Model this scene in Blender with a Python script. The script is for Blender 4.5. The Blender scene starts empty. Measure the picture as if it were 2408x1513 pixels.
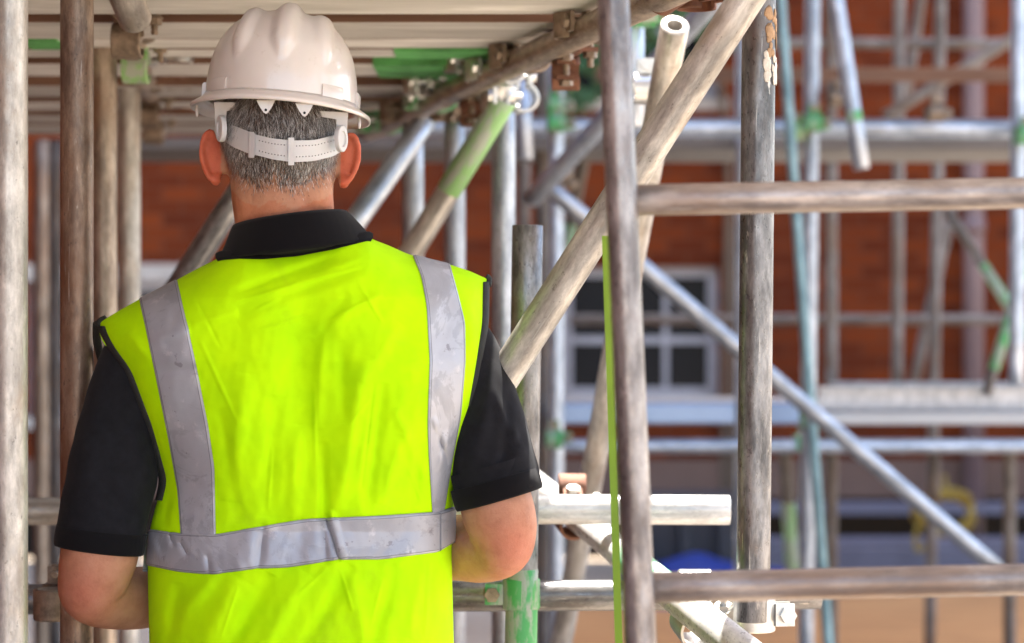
import bpy, bmesh, math, random
from mathutils import Vector, Matrix, noise
from mathutils.bvhtree import BVHTree
R = math.radians
random.seed(7)
sc = bpy.context.scene
COL = sc.collection

# ------------------------------------------------------------------ camera, sky, sun, exposure
K = 0.42353 / 2408.0            # metres per photo unit per metre of distance (85 mm on 36 mm film)
CAMZ = 1.40
FOC = 3.37
cam_d = bpy.data.cameras.new('camera'); cam = bpy.data.objects.new('camera', cam_d); COL.objects.link(cam)
cam.location = (0, 0, CAMZ); cam.rotation_euler = (R(90), 0, 0)
cam_d.lens = 85; cam_d.sensor_width = 36; cam_d.clip_end = 400; cam_d.clip_start = 0.05
cam_d.dof.use_dof = True; cam_d.dof.focus_distance = FOC; cam_d.dof.aperture_fstop = 3.6
sc.camera = cam
SUN_EL, SUN_AZ = 70.0, 12.0    # azimuth from +Y (beyond the building), negative = left
w = bpy.data.worlds.new('World'); sc.world = w; w.use_nodes = True
nt = w.node_tree; bg = nt.nodes['Background']
sky = nt.nodes.new('ShaderNodeTexSky'); sky.sky_type = 'NISHITA'; sky.sun_disc = False
sky.sun_elevation = R(SUN_EL); sky.sun_rotation = R(SUN_AZ); sky.air_density = 1.0; sky.dust_density = 2.5; sky.ozone_density = 0.8
nt.links.new(sky.outputs[0], bg.inputs[0]); bg.inputs[1].default_value = 0.15
sl = bpy.data.lights.new('sun', 'SUN'); sl.energy = 5.0; sl.angle = R(0.6); sl.color = (1, .95, .86)
so = bpy.data.objects.new('sun', sl); COL.objects.link(so)
sdir = Vector((math.sin(R(SUN_AZ)) * math.cos(R(SUN_EL)), math.cos(R(SUN_AZ)) * math.cos(R(SUN_EL)), math.sin(R(SUN_EL))))
so.rotation_euler = sdir.to_track_quat('Z', 'Y').to_euler()
so.location = (0, 20, 30)
sc.view_settings.view_transform = 'Standard'; sc.view_settings.look = 'None'
sc.view_settings.exposure = 2.3; sc.view_settings.gamma = 1

# ------------------------------------------------------------------ helpers
def PT(px, py, d):
    return Vector(((px - 1204) * K * d, d, CAMZ - (py - 756.5) * K * d))

def tag(o, label=None, cat=None, group=None, kind=None):
    if label: o['label'] = label
    if cat: o['category'] = cat
    if group: o['group'] = group
    if kind: o['kind'] = kind
    return o

def empty(name, loc, label, cat, group=None):
    o = bpy.data.objects.new(name, None); COL.objects.link(o); o.location = loc; o.empty_display_size = .1
    bpy.context.view_layer.update()
    return tag(o, label, cat, group)

def link(name, bm, mat, parent=None, smooth=True, world=True):
    """bm is in world coordinates; the object keeps its origin at its parent"""
    me = bpy.data.meshes.new(name)
    bmesh.ops.recalc_face_normals(bm, faces=bm.faces)
    bm.to_mesh(me); bm.free()
    mats = mat if isinstance(mat, (list, tuple)) else [mat]
    for m in mats: me.materials.append(m)
    if smooth:
        me.polygons.foreach_set('use_smooth', [True] * len(me.polygons))
    o = bpy.data.objects.new(name, me); COL.objects.link(o)
    if parent:
        o.parent = parent
        if world:
            bpy.context.view_layer.update()
            o.matrix_parent_inverse = parent.matrix_world.inverted()
    return o

def sharp(o, deg=35):
    m = o.modifiers.new('edge', 'EDGE_SPLIT'); m.split_angle = R(deg); return o

def box(bm, x0, x1, y0, y1, z0, z1, bev=0):
    r = bmesh.ops.create_cube(bm, size=1)
    for v in r['verts']:
        v.co = Vector(((x0 + x1) / 2 + v.co.x * (x1 - x0), (y0 + y1) / 2 + v.co.y * (y1 - y0), (z0 + z1) / 2 + v.co.z * (z1 - z0)))
    if bev:
        es = list({e for v in r['verts'] for e in v.link_edges})
        bmesh.ops.bevel(bm, geom=es, offset=bev, segments=2, affect='EDGES', profile=.6)

def frame(axis):
    a = Vector(axis).normalized()
    up = Vector((0, 0, 1)) if abs(a.z) < .9 else Vector((0, 1, 0))
    u = a.cross(up).normalized(); v = u.cross(a).normalized()
    return a, u, v

def ringtube(bm, pts, rads, seg=24, cap=True, flat=None):
    """tapered tube through pts; flat = (u,v) factors"""
    n = len(pts); rings = []
    pu = None
    for i, p in enumerate(pts):
        a = (pts[min(i + 1, n - 1)] - pts[max(i - 1, 0)]).normalized()
        if pu is None: _, u, v = frame(a)
        else:
            u = (pu - a * pu.dot(a)).normalized(); v = u.cross(a).normalized()
        pu = u
        r = rads[i]
        rings.append([bm.verts.new(p + u * math.cos(t) * r + v * math.sin(t) * r) for t in [2 * math.pi * k / seg for k in range(seg)]])
    for a_, b_ in zip(rings, rings[1:]):
        for k in range(seg):
            bm.faces.new((a_[k], a_[(k + 1) % seg], b_[(k + 1) % seg], b_[k]))
    if cap:
        bm.faces.new(rings[0][::-1]); bm.faces.new(rings[-1])
    return rings

def smoothpath(nodes, sub=6):
    """Catmull-Rom through (Vector, radius) nodes"""
    P = [n[0] for n in nodes]; Q = [n[1] for n in nodes]; out = []; rr = []
    n = len(P)
    for i in range(n - 1):
        p0, p1, p2, p3 = P[max(i - 1, 0)], P[i], P[i + 1], P[min(i + 2, n - 1)]
        q0, q1, q2, q3 = Q[max(i - 1, 0)], Q[i], Q[i + 1], Q[min(i + 2, n - 1)]
        for k in range(sub + (1 if i == n - 2 else 0)):
            t = k / sub
            f = lambda a, b, c, d: .5 * (2 * b + (c - a) * t + (2 * a - 5 * b + 4 * c - d) * t * t + (3 * b - a - 3 * c + d) * t ** 3)
            out.append(Vector([f(p0[j], p1[j], p2[j], p3[j]) for j in range(3)])); rr.append(f(q0, q1, q2, q3))
    return out, rr

def lerp_poly(pts, x, i=0, j=1):
    if x <= pts[0][i]: return pts[0][j]
    for a, b in zip(pts, pts[1:]):
        if x <= b[i]:
            t = (x - a[i]) / (b[i] - a[i]); return a[j] + (b[j] - a[j]) * t
    return pts[-1][j]

def smooth_poly(pts, x, i=0, j=1, h=14):
    return sum(lerp_poly(pts, x + h * k / 3, i, j) for k in range(-3, 4)) / 7

# ------------------------------------------------------------------ materials
def mat_new(name):
    m = bpy.data.materials.new(name); m.use_nodes = True
    t = m.node_tree; b = t.nodes['Principled BSDF']
    return m, t, b
def nd(t, kind, **kw):
    n = t.nodes.new(kind)
    for k, v in kw.items(): setattr(n, k, v)
    return n
def ramp(t, fac, stops):
    r = nd(t, 'ShaderNodeValToRGB'); e = r.color_ramp.elements
    while len(e) < len(stops): e.new(.5)
    for q, (p, c) in zip(e, stops):
        q.position = p; q.color = (c[0], c[1], c[2], 1) if isinstance(c, tuple) else (c, c, c, 1)
    t.links.new(fac, r.inputs[0]); return r.outputs[0]
def coords(t, scale=(1, 1, 1), kind='Object', rnd=True):
    tc = nd(t, 'ShaderNodeTexCoord'); mp = nd(t, 'ShaderNodeMapping')
    mp.inputs['Scale'].default_value = scale
    t.links.new(tc.outputs[kind], mp.inputs[0])
    if rnd:
        oi = nd(t, 'ShaderNodeObjectInfo'); mu = nd(t, 'ShaderNodeMath', operation='MULTIPLY'); mu.inputs[1].default_value = 37.0
        t.links.new(oi.outputs['Random'], mu.inputs[0]); t.links.new(mu.outputs[0], mp.inputs['Location'])
    return mp.outputs[0]
def tnoise(t, vec, scale, detail=4, rough=.6, dist=0):
    n = nd(t, 'ShaderNodeTexNoise'); n.inputs['Scale'].default_value = scale; n.inputs['Detail'].default_value = detail
    n.inputs['Roughness'].default_value = rough; n.inputs['Distortion'].default_value = dist
    t.links.new(vec, n.inputs['Vector']); return n.outputs['Fac']
def mixc(t, fac, a, b, mode='MIX'):
    m = nd(t, 'ShaderNodeMix', data_type='RGBA', blend_type=mode)
    if isinstance(fac, (int, float)): m.inputs[0].default_value = fac
    else: t.links.new(fac, m.inputs[0])
    for s, c in ((6, a), (7, b)):
        if isinstance(c, tuple): m.inputs[s].default_value = (*c[:3], 1)
        else: t.links.new(c, m.inputs[s])
    return m.outputs[2]
def bump(t, b, h, strength=.3, dist=.01):
    n = nd(t, 'ShaderNodeBump'); n.inputs['Strength'].default_value = strength; n.inputs['Distance'].default_value = dist
    t.links.new(h, n.inputs['Height']); t.links.new(n.outputs[0], b.inputs['Normal'])

def plain(name, c, rough=.6, metal=0, var=.15, sc_=8, bmp=.1, **kw):
    m, t, b = mat_new(name)
    v = coords(t); n = tnoise(t, v, sc_, 5)
    lo = tuple(x * (1 - var) for x in c); hi = tuple(min(1, x * (1 + var)) for x in c)
    t.links.new(ramp(t, n, [(.3, lo), (.7, hi)]), b.inputs['Base Color'])
    b.inputs['Roughness'].default_value = rough; b.inputs['Metallic'].default_value = metal
    if bmp: bump(t, b, tnoise(t, v, sc_ * 8, 4), bmp, .003)
    for k, x in kw.items(): b.inputs[k].default_value = x
    return m

def tube_mat(name, c1, c2, rust=(.22, .10, .05), rust_amt=.35, metal=.35, rough=.48, speck=.3, dirt=.5):
    m, t, b = mat_new(name)
    streak = tnoise(t, coords(t, (34, 34, 9)), 1.0, 7, .72)
    blot = tnoise(t, coords(t, (9, 9, 5)), 1.0, 6, .62, .4)
    fine = tnoise(t, coords(t, (170, 170, 60)), 1.0, 4, .7)
    pits = tnoise(t, coords(t, (110, 110, 70)), 1.0, 5, .72)
    base = mixc(t, ramp(t, streak, [(.40, 0.0), (.60, 1.0)]), tuple(x * .85 for x in c1), tuple(min(.85, x * 1.12) for x in c2))
    base = mixc(t, ramp(t, tnoise(t, coords(t, (26, 26, 12)), 1.0, 6, .7), [(.42, .40), (.56, 0.0)]), base, tuple(x * .62 for x in c1))
    oi = nd(t, 'ShaderNodeObjectInfo'); rv = ramp(t, oi.outputs['Random'], [(0.0, (.80, .76, .73)), (.5, (1.0, .98, .96)), (1.0, (1.12, 1.14, 1.16))])
    base = mixc(t, 1.0, base, rv, 'MULTIPLY')
    base = mixc(t, ramp(t, blot, [(.62 - rust_amt * .35, 0.0), (.80 - rust_amt * .2, 1.0)]), base, rust)
    dk = nd(t, 'ShaderNodeMath', operation='MULTIPLY'); dk.inputs[1].default_value = dirt
    t.links.new(ramp(t, pits, [(.60, 0.0), (.70, 1.0)]), dk.inputs[0])
    base = mixc(t, dk.outputs[0], base, (.05, .045, .04))
    sp = nd(t, 'ShaderNodeMath', operation='MULTIPLY'); sp.inputs[1].default_value = speck
    t.links.new(ramp(t, tnoise(t, coords(t, (55, 55, 14)), 1.0, 4, .7), [(.66, 0.0), (.72, 1.0)]), sp.inputs[0])
    base = mixc(t, sp.outputs[0], base, (.72, .68, .62))
    sc1 = nd(t, 'ShaderNodeMath', operation='MULTIPLY'); sc1.inputs[1].default_value = .45
    t.links.new(ramp(t, tnoise(t, coords(t, (210, 210, 9)), 1.0, 3, .6), [(.66, 0.0), (.70, 1.0)]), sc1.inputs[0])
    base = mixc(t, sc1.outputs[0], base, (.62, .60, .57))
    t.links.new(base, b.inputs['Base Color'])
    b.inputs['Metallic'].default_value = metal
    t.links.new(ramp(t, fine, [(.3, max(.05, rough - .12)), (.7, min(1, rough + .14))]), b.inputs['Roughness'])
    bump(t, b, fine, .25, .001)
    return m

M = {}
M['tan'] = tube_mat('weathered_tan_steel', (.30, .24, .19), (.50, .425, .35), (.28, .17, .11), .3, .45, .40)
M['cream'] = tube_mat('cream_dusty_steel', (.36, .335, .305), (.56, .535, .495), (.34, .25, .18), .25, .35, .38, .35, .6)
M['brown'] = tube_mat('rust_brown_steel', (.15, .105, .08), (.32, .24, .18), (.20, .105, .06), .55, .4, .42, .3, .7)
M['grey'] = tube_mat('grey_steel', (.12, .125, .135), (.33, .34, .36), (.17, .14, .13), .2, .5, .34, .8, .55)
M['galv'] = tube_mat('galvanised_steel', (.34, .39, .46), (.52, .57, .64), (.34, .32, .30), .1, .55, .34, .2, .2)
M['dim'] = tube_mat('dull_brown_steel', (.12, .105, .095), (.21, .19, .18), (.14, .09, .06), .4, .3, .6, .1, .3)
M['teal'] = tube_mat('teal_tinted_steel', (.15, .26, .28), (.26, .38, .39), (.2, .2, .18), .1, .4, .45, .1, .2)
M['mauve'] = tube_mat('dark_mauve_steel', (.18, .165, .17), (.40, .385, .39), (.16, .11, .10), .3, .5, .32, .05, .2)
M['railm'] = tube_mat('dusty_rail_steel', (.25, .215, .20), (.44, .39, .36), (.27, .19, .145), .3, .35, .40, .1, .2)
M['white'] = tube_mat('bright_new_steel', (.60, .61, .62), (.76, .77, .78), (.5, .45, .4), .05, .15, .32, .1, .15)
def paint_mat(name, c):
    m, t, b = mat_new(name)
    v = coords(t, (40, 40, 12)); n = tnoise(t, v, 1.0, 6, .7)
    t.links.new(mixc(t, ramp(t, n, [(.46, 0.0), (.57, .9)]), c, (.36, .38, .34)), b.inputs['Base Color'])
    b.inputs['Roughness'].default_value = .45
    bump(t, b, n, .2, .001); return m
M['green'] = paint_mat('chipped_green_paint', (.06, .34, .10))
M['palegreen'] = paint_mat('pale_green_paint', (.24, .46, .17))
M['mint'] = paint_mat('mint_green_paint', (.10, .50, .24))
M['limestrap'] = plain('lime_webbing', (.20, .34, .02), .7)
M['greenwood'] = plain('green_board_paint', (.10, .38, .10), .65, 0, .45, 14, .3)
M['rusty'] = plain('rusty_fitting', (.17, .075, .045), .7, .3, .4, 40, .4)
M['oldfit'] = plain('weathered_fitting', (.26, .20, .15), .5, .6, .4, 60, .4)
M['newfit'] = plain('zinc_fitting', (.62, .62, .60), .3, .85, .12, 60, .15)
def wood(name, a, b_, sc_=(1.5, 26, 26)):
    m, t, b = mat_new(name)
    v = coords(t, sc_); n = tnoise(t, v, 1.0, 7, .65, .6)
    g = tnoise(t, coords(t, (2, 4, 4)), 1.0, 3)
    c = ramp(t, n, [(.30, a), (.55, tuple((x + y) / 2 for x, y in zip(a, b_))), (.7, b_)])
    c = mixc(t, ramp(t, g, [(.45, 0.0), (.75, .55)]), c, tuple(x * .62 for x in a))
    t.links.new(c, b.inputs['Base Color']); b.inputs['Roughness'].default_value = .8
    bump(t, b, n, .5, .004); return m
M['board'] = wood('weathered_board', (.50, .48, .45), (.86, .84, .81), (3, 14, 14))
M['board2'] = wood('grey_board', (.36, .34, .32), (.66, .64, .61), (3, 14, 14))
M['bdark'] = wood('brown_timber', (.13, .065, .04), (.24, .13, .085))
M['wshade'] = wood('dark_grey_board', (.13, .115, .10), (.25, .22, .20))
M['bwhite'] = wood('pale_board', (.55, .53, .50), (.74, .72, .68))
M['ply'] = wood('tan_plywood', (.44, .21, .075), (.56, .29, .11), (1, 3, 3))

# ------------------------------------------------------------------ scaffold tubes
def tube(label, p1, p2, mat, od=.0483, group=None, paint=(), cat='scaffold tube', wall=.004, bend=0):
    a = PT(*p1); b = PT(*p2)
    ln = (b - a).length; q = (b - a).to_track_quat('Z', 'Y')
    o = None
    def shell(r0, r1, z0, z1):
        bm = bmesh.new(); seg = 36
        prof = [(r1, z0), (r0 - .0012, z0), (r0, z0 + .0012), (r0, z1 - .0012), (r0 - .0012, z1), (r1, z1)]
        n = max(2, int((z1 - z0) / .12))
        prof = prof[:3] + [(r0, z0 + .0012 + (z1 - z0 - .0024) * k / n) for k in range(1, n)] + prof[3:]
        rings = []
        for r, z in prof:
            off = bend * math.sin(math.pi * z / ln)
            rings.append([bm.verts.new((r * math.cos(2 * math.pi * k / seg) + off, r * math.sin(2 * math.pi * k / seg), z)) for k in range(seg)])
        rings.append(rings[0])
        for u, v in zip(rings, rings[1:]):
            for k in range(seg): bm.faces.new((u[k], u[(k + 1) % seg], v[(k + 1) % seg], v[k]))
        return bm
    o = link('scaffold_tube', shell(od / 2, od / 2 - wall, 0, ln), M[mat]); sharp(o, 50)
    o.location = a; o.rotation_mode = 'QUATERNION'; o.rotation_quaternion = q
    tag(o, label, cat, group)
    for (t0, t1, pm) in paint:
        c = link('paint_band', shell(od / 2 + .0009, od / 2 + .0002, ln * t0, ln * t1), M[pm], o, world=False); sharp(c, 50)
    return o

def post(label, x, d, ytop, mat, xb=None, ybot=None, **kw):
    yb = ybot if ybot is not None else 756.5 + CAMZ / (K * d) - 2
    if xb is None: xb = x
    # xb is the photo x at row 1513
    x_at = lambda y: x + (xb - x) * (y - max(ytop, 0)) / (1513 - max(ytop, 0))
    return tube(label, (x_at(yb), yb, d), (x_at(ytop), ytop, d), mat, **kw)

def hexa(bm, c, axis, r, h):
    a, u, v = frame(axis)
    rr = []
    for z in (-h / 2, h / 2):
        rr.append([bm.verts.new(c + a * z + (u * math.cos(k * math.pi / 3) + v * math.sin(k * math.pi / 3)) * r) for k in range(6)])
    for k in range(6): bm.faces.new((rr[0][k], rr[0][(k + 1) % 6], rr[1][(k + 1) % 6], rr[1][k]))
    bm.faces.new(rr[0][::-1]); bm.faces.new(rr[1])

def coupler(label, px, py, d, ax_a, ax_b, mat, boltmat='oldfit', od=.0483, side=(0, -1, 0), group='scaffold couplers', off=True, bolt_dir=None):
    """right-angle coupler: jaw A round tube through (px,py,d) along ax_a, jaw B round a tube along ax_b, in front of A"""
    P = PT(px, py, d)
    root = empty('scaffold_coupler', P, label, 'coupler', group)
    A = Vector(ax_a).normalized(); B = Vector(ax_b).normalized()
    n = A.cross(B).normalized()
    if n.dot(Vector(side)) < 0: n = -n
    for C, ax, oth, sgn in ((P, A, B, 1), (P + n * (od + .006 if off else 0), B, A, -1)):
        bm = bmesh.new()
        t1 = oth - ax * oth.dot(ax); t1.normalize(); t2 = n * sgn
        ro, ri, hw = od / 2 + .006, od / 2 + .0006, .024
        seg = 30; gap = R(24); rings = []
        for k in range(seg + 1):
            th = gap + (2 * math.pi - 2 * gap) * k / seg
            dr = t1 * math.cos(th) + t2 * math.sin(th)
            rings.append([bm.verts.new(C + dr * r_ + ax * z_) for r_, z_ in ((ri, -hw), (ro - .0015, -hw), (ro, -hw + .002), (ro, hw - .002), (ro - .0015, hw), (ri, hw))])
        for u, v in zip(rings, rings[1:]):
            for k in range(6): bm.faces.new((u[k], u[(k + 1) % 6], v[(k + 1) % 6], v[k]))
        bm.faces.new(rings[0]); bm.faces.new(rings[-1][::-1])
        # lugs on both sides of the gap
        for s in (-1, 1):
            cc = C + t1 * (ro + .011) + t2 * s * .0135
            vs = [bm.verts.new(cc + t1 * i * .014 + t2 * j * .0035 + ax * k_ * .016) for i in (-1, 1) for j in (-1, 1) for k_ in (-1, 1)]
            for f in ((0, 1, 3, 2), (4, 6, 7, 5), (0, 4, 5, 1), (2, 3, 7, 6), (0, 2, 6, 4), (1, 5, 7, 3)): bm.faces.new([vs[q] for q in f])
        j = link('jaw', bm, M[mat], root); sharp(j)
        bm = bmesh.new(); bc = C + t1 * (ro + .014)
        pts, rad = [], []
        for k in range(17):   # threaded shank
            pts.append(bc + t2 * (-.024 + .0042 * k)); rad.append(.0062 if k % 2 else .0052)
        ringtube(bm, pts, rad, 12)
        hexa(bm, bc + t2 * .0215, t2, .0125, .011); hexa(bm, bc - t2 * .0225, t2, .012, .008)
        ringtube(bm, [bc + t2 * .0145, bc + t2 * .0165], [.0145, .0145], 20)
        bo = link('bolt', bm, M[boltmat], root); sharp(bo, 30)
    return root

Z3, X3, Y3 = (0, 0, 1), (1, 0, 0), (0, 1, 0)

# ================================================================== setting
def structure(name, bm, mat):
    o = link(name, bm, mat, smooth=False); o['kind'] = 'structure'; return o
gm, t, b = mat_new('tan_ground')
v = coords(t, rnd=False)
c = ramp(t, tnoise(t, v, .9, 7, .65), [(.3, (.29, .235, .18)), (.5, (.38, .31, .24)), (.7, (.44, .37, .29))])
c = mixc(t, ramp(t, tnoise(t, v, 9, 6), [(.5, 0.0), (.8, .6)]), c, (.34, .18, .09))
t.links.new(c, b.inputs['Base Color']); b.inputs['Specular IOR Level'].default_value = .1; b.inputs['Roughness'].default_value = .9; bump(t, b, tnoise(t, v, 30, 6), .5, .02)
bm = bmesh.new(); bmesh.ops.create_grid(bm, x_segments=40, y_segments=40, size=150)
structure('ground', bm, gm)

# ------------------------------------------------------------------ brick building
WD = 14.0
bk, t, b = mat_new('red_brick')
tc = nd(t, 'ShaderNodeTexCoord'); mp = nd(t, 'ShaderNodeMapping'); mp.inputs['Rotation'].default_value = (R(90), 0, 0)
t.links.new(tc.outputs['Object'], mp.inputs[0])
br = nd(t, 'ShaderNodeTexBrick'); br.inputs['Scale'].default_value = 1; br.inputs['Brick Width'].default_value = .225
br.inputs['Row Height'].default_value = .075; br.inputs['Mortar Size'].default_value = .005
br.inputs['Color1'].default_value = (.20, .040, .010, 1); br.inputs['Color2'].default_value = (.10, .019, .007, 1); br.inputs['Mortar'].default_value = (.13, .055, .03, 1)
br.inputs['Mortar Smooth'].default_value = .3
t.links.new(mp.outputs[0], br.inputs['Vector'])
v = coords(t, rnd=False)
c = mixc(t, ramp(t, tnoise(t, v, .8, 5), [(.35, 0.0), (.75, .5)]), br.outputs[0], (.07, .018, .010))
t.links.new(c, b.inputs['Base Color']); b.inputs['Roughness'].default_value = .9; b.inputs['Specular IOR Level'].default_value = .05
bump(t, b, br.outputs['Fac'], -.4, .01)
glass = plain('dark_window_glass', (.010, .010, .012), .25, 0, .1, 3, 0); glass.node_tree.nodes['Principled BSDF'].inputs['Specular IOR Level'].default_value = .15
wframe = plain('grey_window_paint', (.34, .32, .33), .5, 0, .1, 10, .1)
stone = plain('stone_sill', (.42, .37, .32), .8, 0, .15, 6, .3)
xw = lambda px: (px - 1204) * K * WD
zw = lambda py: CAMZ - (py - 756.5) * K * WD
bldg = empty('brick_building', (0, WD, 0), 'red brick building with white sash windows behind all the scaffolding', 'building')
wins = [(1322, 1690, 628, 936, 3, 2, 'six pane sash window'), (1322, 1690, -130, 232, 3, 2, None), (70, 434, 662, 980, 3, 2, None)]
X0, X1, ZT = xw(-1500), xw(3900), 14.5
Z0 = zw(1080)       # top of the plinth
xs = sorted({X0, X1} | {xw(q[0]) for q in wins} | {xw(q[1]) for q in wins})
zs = sorted({Z0, ZT} | {zw(q[2]) for q in wins} | {zw(q[3]) for q in wins})
bm = bmesh.new()
for xa, xb in zip(xs, xs[1:]):
    for za, zb in zip(zs, zs[1:]):
        cx, cz = (xa + xb) / 2, (za + zb) / 2
        if any(xw(q[0]) < cx < xw(q[1]) and zw(q[3]) < cz < zw(q[2]) for q in wins): continue
        box(bm, xa, xb, WD, WD + .30, za, zb)
bmesh.ops.remove_doubles(bm, verts=bm.verts, dist=1e-4)
seen = {}
for f in list(bm.faces):
    k = tuple(sorted(v.index for v in f.verts)); 
dup = {}
bm.verts.index_update()
for f in list(bm.faces):
    dup.setdefault(tuple(sorted(v.index for v in f.verts)), []).append(f)
bmesh.ops.delete(bm, geom=[f for fs in dup.values() if len(fs) > 1 for f in fs], context='FACES_ONLY')
link('wall', bm, bk, bldg, smooth=False)
for i, (a, b_, c_, d_, nv, nh, _) in enumerate(wins):
    xa, xb, zb, za = xw(a), xw(b_), zw(c_), zw(d_)
    bm = bmesh.new(); fw = .06
    box(bm, xa, xb, WD + .05, WD + .13, zb - fw, zb); box(bm, xa, xb, WD + .05, WD + .13, za, za + fw)
    box(bm, xa, xa + fw, WD + .048, WD + .128, za + fw, zb - fw); box(bm, xb - fw, xb, WD + .048, WD + .128, za + fw, zb - fw)
    for k in range(1, nv):
        xx = xa + (xb - xa) * k / nv; box(bm, xx - .016, xx + .016, WD + .07, WD + .12, za + fw, zb - fw)
    for k in range(1, nh):
        zz = za + (zb - za) * (k / nh - .06); box(bm, xa + fw, xb - fw, WD + .062, WD + .118, zz - .022, zz + .022)
    wn = link('window', bm, wframe, bldg, smooth=False)
    bm = bmesh.new(); box(bm, xa + .02, xb - .02, WD + .095, WD + .10, za + .02, zb - .02); link('pane', bm, glass, wn, smooth=False)
    bm = bmesh.new(); box(bm, xa - .06, xb + .06, WD - .05, WD + .045, za - .07, za - .002); link('sill', bm, stone, wn, smooth=False)
    if i == 2:
        bm = bmesh.new(); box(bm, xa - .06, xb + .06, WD - .03, WD - .002, zb + .002, zb + .10); link('lintel', bm, stone, wn, smooth=False)
# beige plinth, dark basement opening
bm = bmesh.new(); box(bm, X0, X1, WD - .06, WD + .3, zw(1168), Z0 - .003)
link('plinth', bm, plain('brown_render', (.15, .085, .06), .85, 0, .15, 2, .3), bldg, smooth=False)
bm = bmesh.new(); box(bm, X0, X1, WD + .5, WD + .6, 0, zw(1168) + .1); link('basement_wall', bm, plain('dark_basement', (.008, .007, .007), .95), bldg, smooth=False)
bm = bmesh.new(); box(bm, X0 - .2, X1 + .2, WD - .15, WD + 3.5, ZT + .003, ZT + .2)
link('roof', bm, plain('roof_slab', (.3, .28, .26), .8), bldg, smooth=False)
# pink drainpipe
bm = bmesh.new(); ringtube(bm, [Vector((xw(2280), WD - .13, z)) for z in (0, 2, 4, 6, 8, 10, 12, 14)], [.058] * 8, 24)
for z in (1.9, 3.4, 5.0): ringtube(bm, [Vector((xw(2280), WD - .13, z)), Vector((xw(2280), WD - .13, z + .09))], [.067, .067], 24)
link('drainpipe', bm, plain('pinkish_drainpipe', (.20, .13, .125), .45, 0, .1, 3, .1), bldg)

# unseen wall added on the left, out of frame, to darken left sides
bm = bmesh.new(); box(bm, -2.75, -2.45, -4.0, 9.2, 0, 5.0)
swl = link('unseen_side_wall', bm, bk, smooth=False); tag(swl, 'unseen brick wall added left of the scaffold to block light', 'wall')
# low stacks in front of the basement
def stack(label, xa, xb, d, z0, z1, mat, n, cat='timber stack', name='timber_stack', group=None):
    bm = bmesh.new(); rnd = random.Random(int(xa))
    for k in range(n):
        za = z0 + (z1 - z0) * k / n
        s = rnd.uniform(-.03, .03)
        box(bm, (xa - 1204) * K * d + s, (xb - 1204) * K * d + s, d, d + .25, za + .002, za + (z1 - z0) / n - .002, .004)
    o = link(name, bm, mat, smooth=False); tag(o, label, cat, group); return o
for nm, x0_, x1_, y0_, y1_ in (('tan plywood sheet laid on the ground at lower right behind the lower near rail', 1350, 2900, 8.6, 11.3),):
    bm = bmesh.new(); box(bm, (x0_ - 1204) * K * 9, (x1_ - 1204) * K * 10, y0_, y1_ + 1.0, .004, .022, .002)
    tag(link('plywood_sheet', bm, M['ply'], smooth=False), nm, 'plywood sheet')
lil = plain('grey_lilac_block', (.15, .135, .17), .7, 0, .15, 5, .2)
zz = lambda py, d: CAMZ - (py - 756.5) * K * d
stack('low lilac grey kerb blocks along the foot of the brick building', 1500, 2700, 13.2, 0.0, zz(1270, 13.2), lil, 2, 'kerb blocks', 'kerb_blocks')
stack('pale grey beam lying across the dark basement opening on the right', 1500, 2600, 13.7, zz(1212, 13.7), zz(1186, 13.7), lil, 1, 'beam', 'steel_beam')
bm = bmesh.new(); box(bm, (1480 - 1204) * K * 12.5, (1745 - 1204) * K * 12.5, 12.5, 12.9, 0.02, zz(1165, 12.5), .02)
for xx in (1500, 1600, 1690):
    box(bm, (xx - 1204) * K * 12.5, (xx + 18 - 1204) * K * 12.5, 12.44, 12.498, .04, zz(1200, 12.5), .004)
tag(link('site_box', bm, plain('charcoal_box', (.045, .042, .045), .6), smooth=False), 'charcoal ribbed storage box below the short bright tube end', 'storage box')
# blue tarpaulin, crumpled
bm = bmesh.new(); nx, ny = 60, 14
tp = (1480, 1870, 11.6)
g = [[None] * (ny + 1) for _ in range(nx + 1)]
for i in range(nx + 1):
    for j in range(ny + 1):
        px = tp[0] + (tp[1] - tp[0]) * i / nx
        x = (px - 1204) * K * tp[2]; y = 11.6 + .8 * j / ny
        hh = max(0, 1 - ((px - 1655) / 130) ** 2) * .08 + .16
        z = max(.01, hh * math.sin(math.pi * j / ny) ** .6 + .035 * noise.noise(Vector((x * 5, y * 5, 0))) * math.sin(math.pi * j / ny))
        g[i][j] = bm.verts.new((x, y, z))
for i in range(nx):
    for j in range(ny): bm.faces.new((g[i][j], g[i + 1][j], g[i + 1][j + 1], g[i][j + 1]))
tag(link('tarpaulin', bm, plain('blue_tarpaulin', (.004, .03, .20), .5)), 'crumpled bright blue tarpaulin on the ground behind the lower near rail', 'tarpaulin')
# yellow coil of rope hanging
bm = bmesh.new(); rr = random.Random(3)
cc = PT(2225, 1205, 12.6)
pts = []
for k in range(240):
    a = k * .21; rx = .13 + .025 * math.sin(k * .37); rz = .10 + .02 * math.sin(k * .23)
    pts.append(cc + Vector((rx * math.cos(a) + .02 * math.sin(k * .05), .04 * math.sin(k * .31), rz * math.sin(a))))
ringtube(bm, pts, [.011] * len(pts), 8)
tail = [cc + Vector((-.12, 0, -.02)), cc + Vector((-.16, -.02, -.10)), cc + Vector((-.15, 0, -.2)), cc + Vector((-.07, .03, -.15))]
p_, r_ = smoothpath([(q, .012) for q in tail]); ringtube(bm, p_, r_, 8)
hook = [cc + Vector((0, 0, .06)), cc + Vector((.0, .04, .19))]
ringtube(bm, hook, [.008, .008], 8)
tag(link('rope_coil', bm, plain('yellow_rope', (.30, .20, .03), .8)), 'yellow coil of rope hanging in the dark opening at lower right', 'rope')

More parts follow.
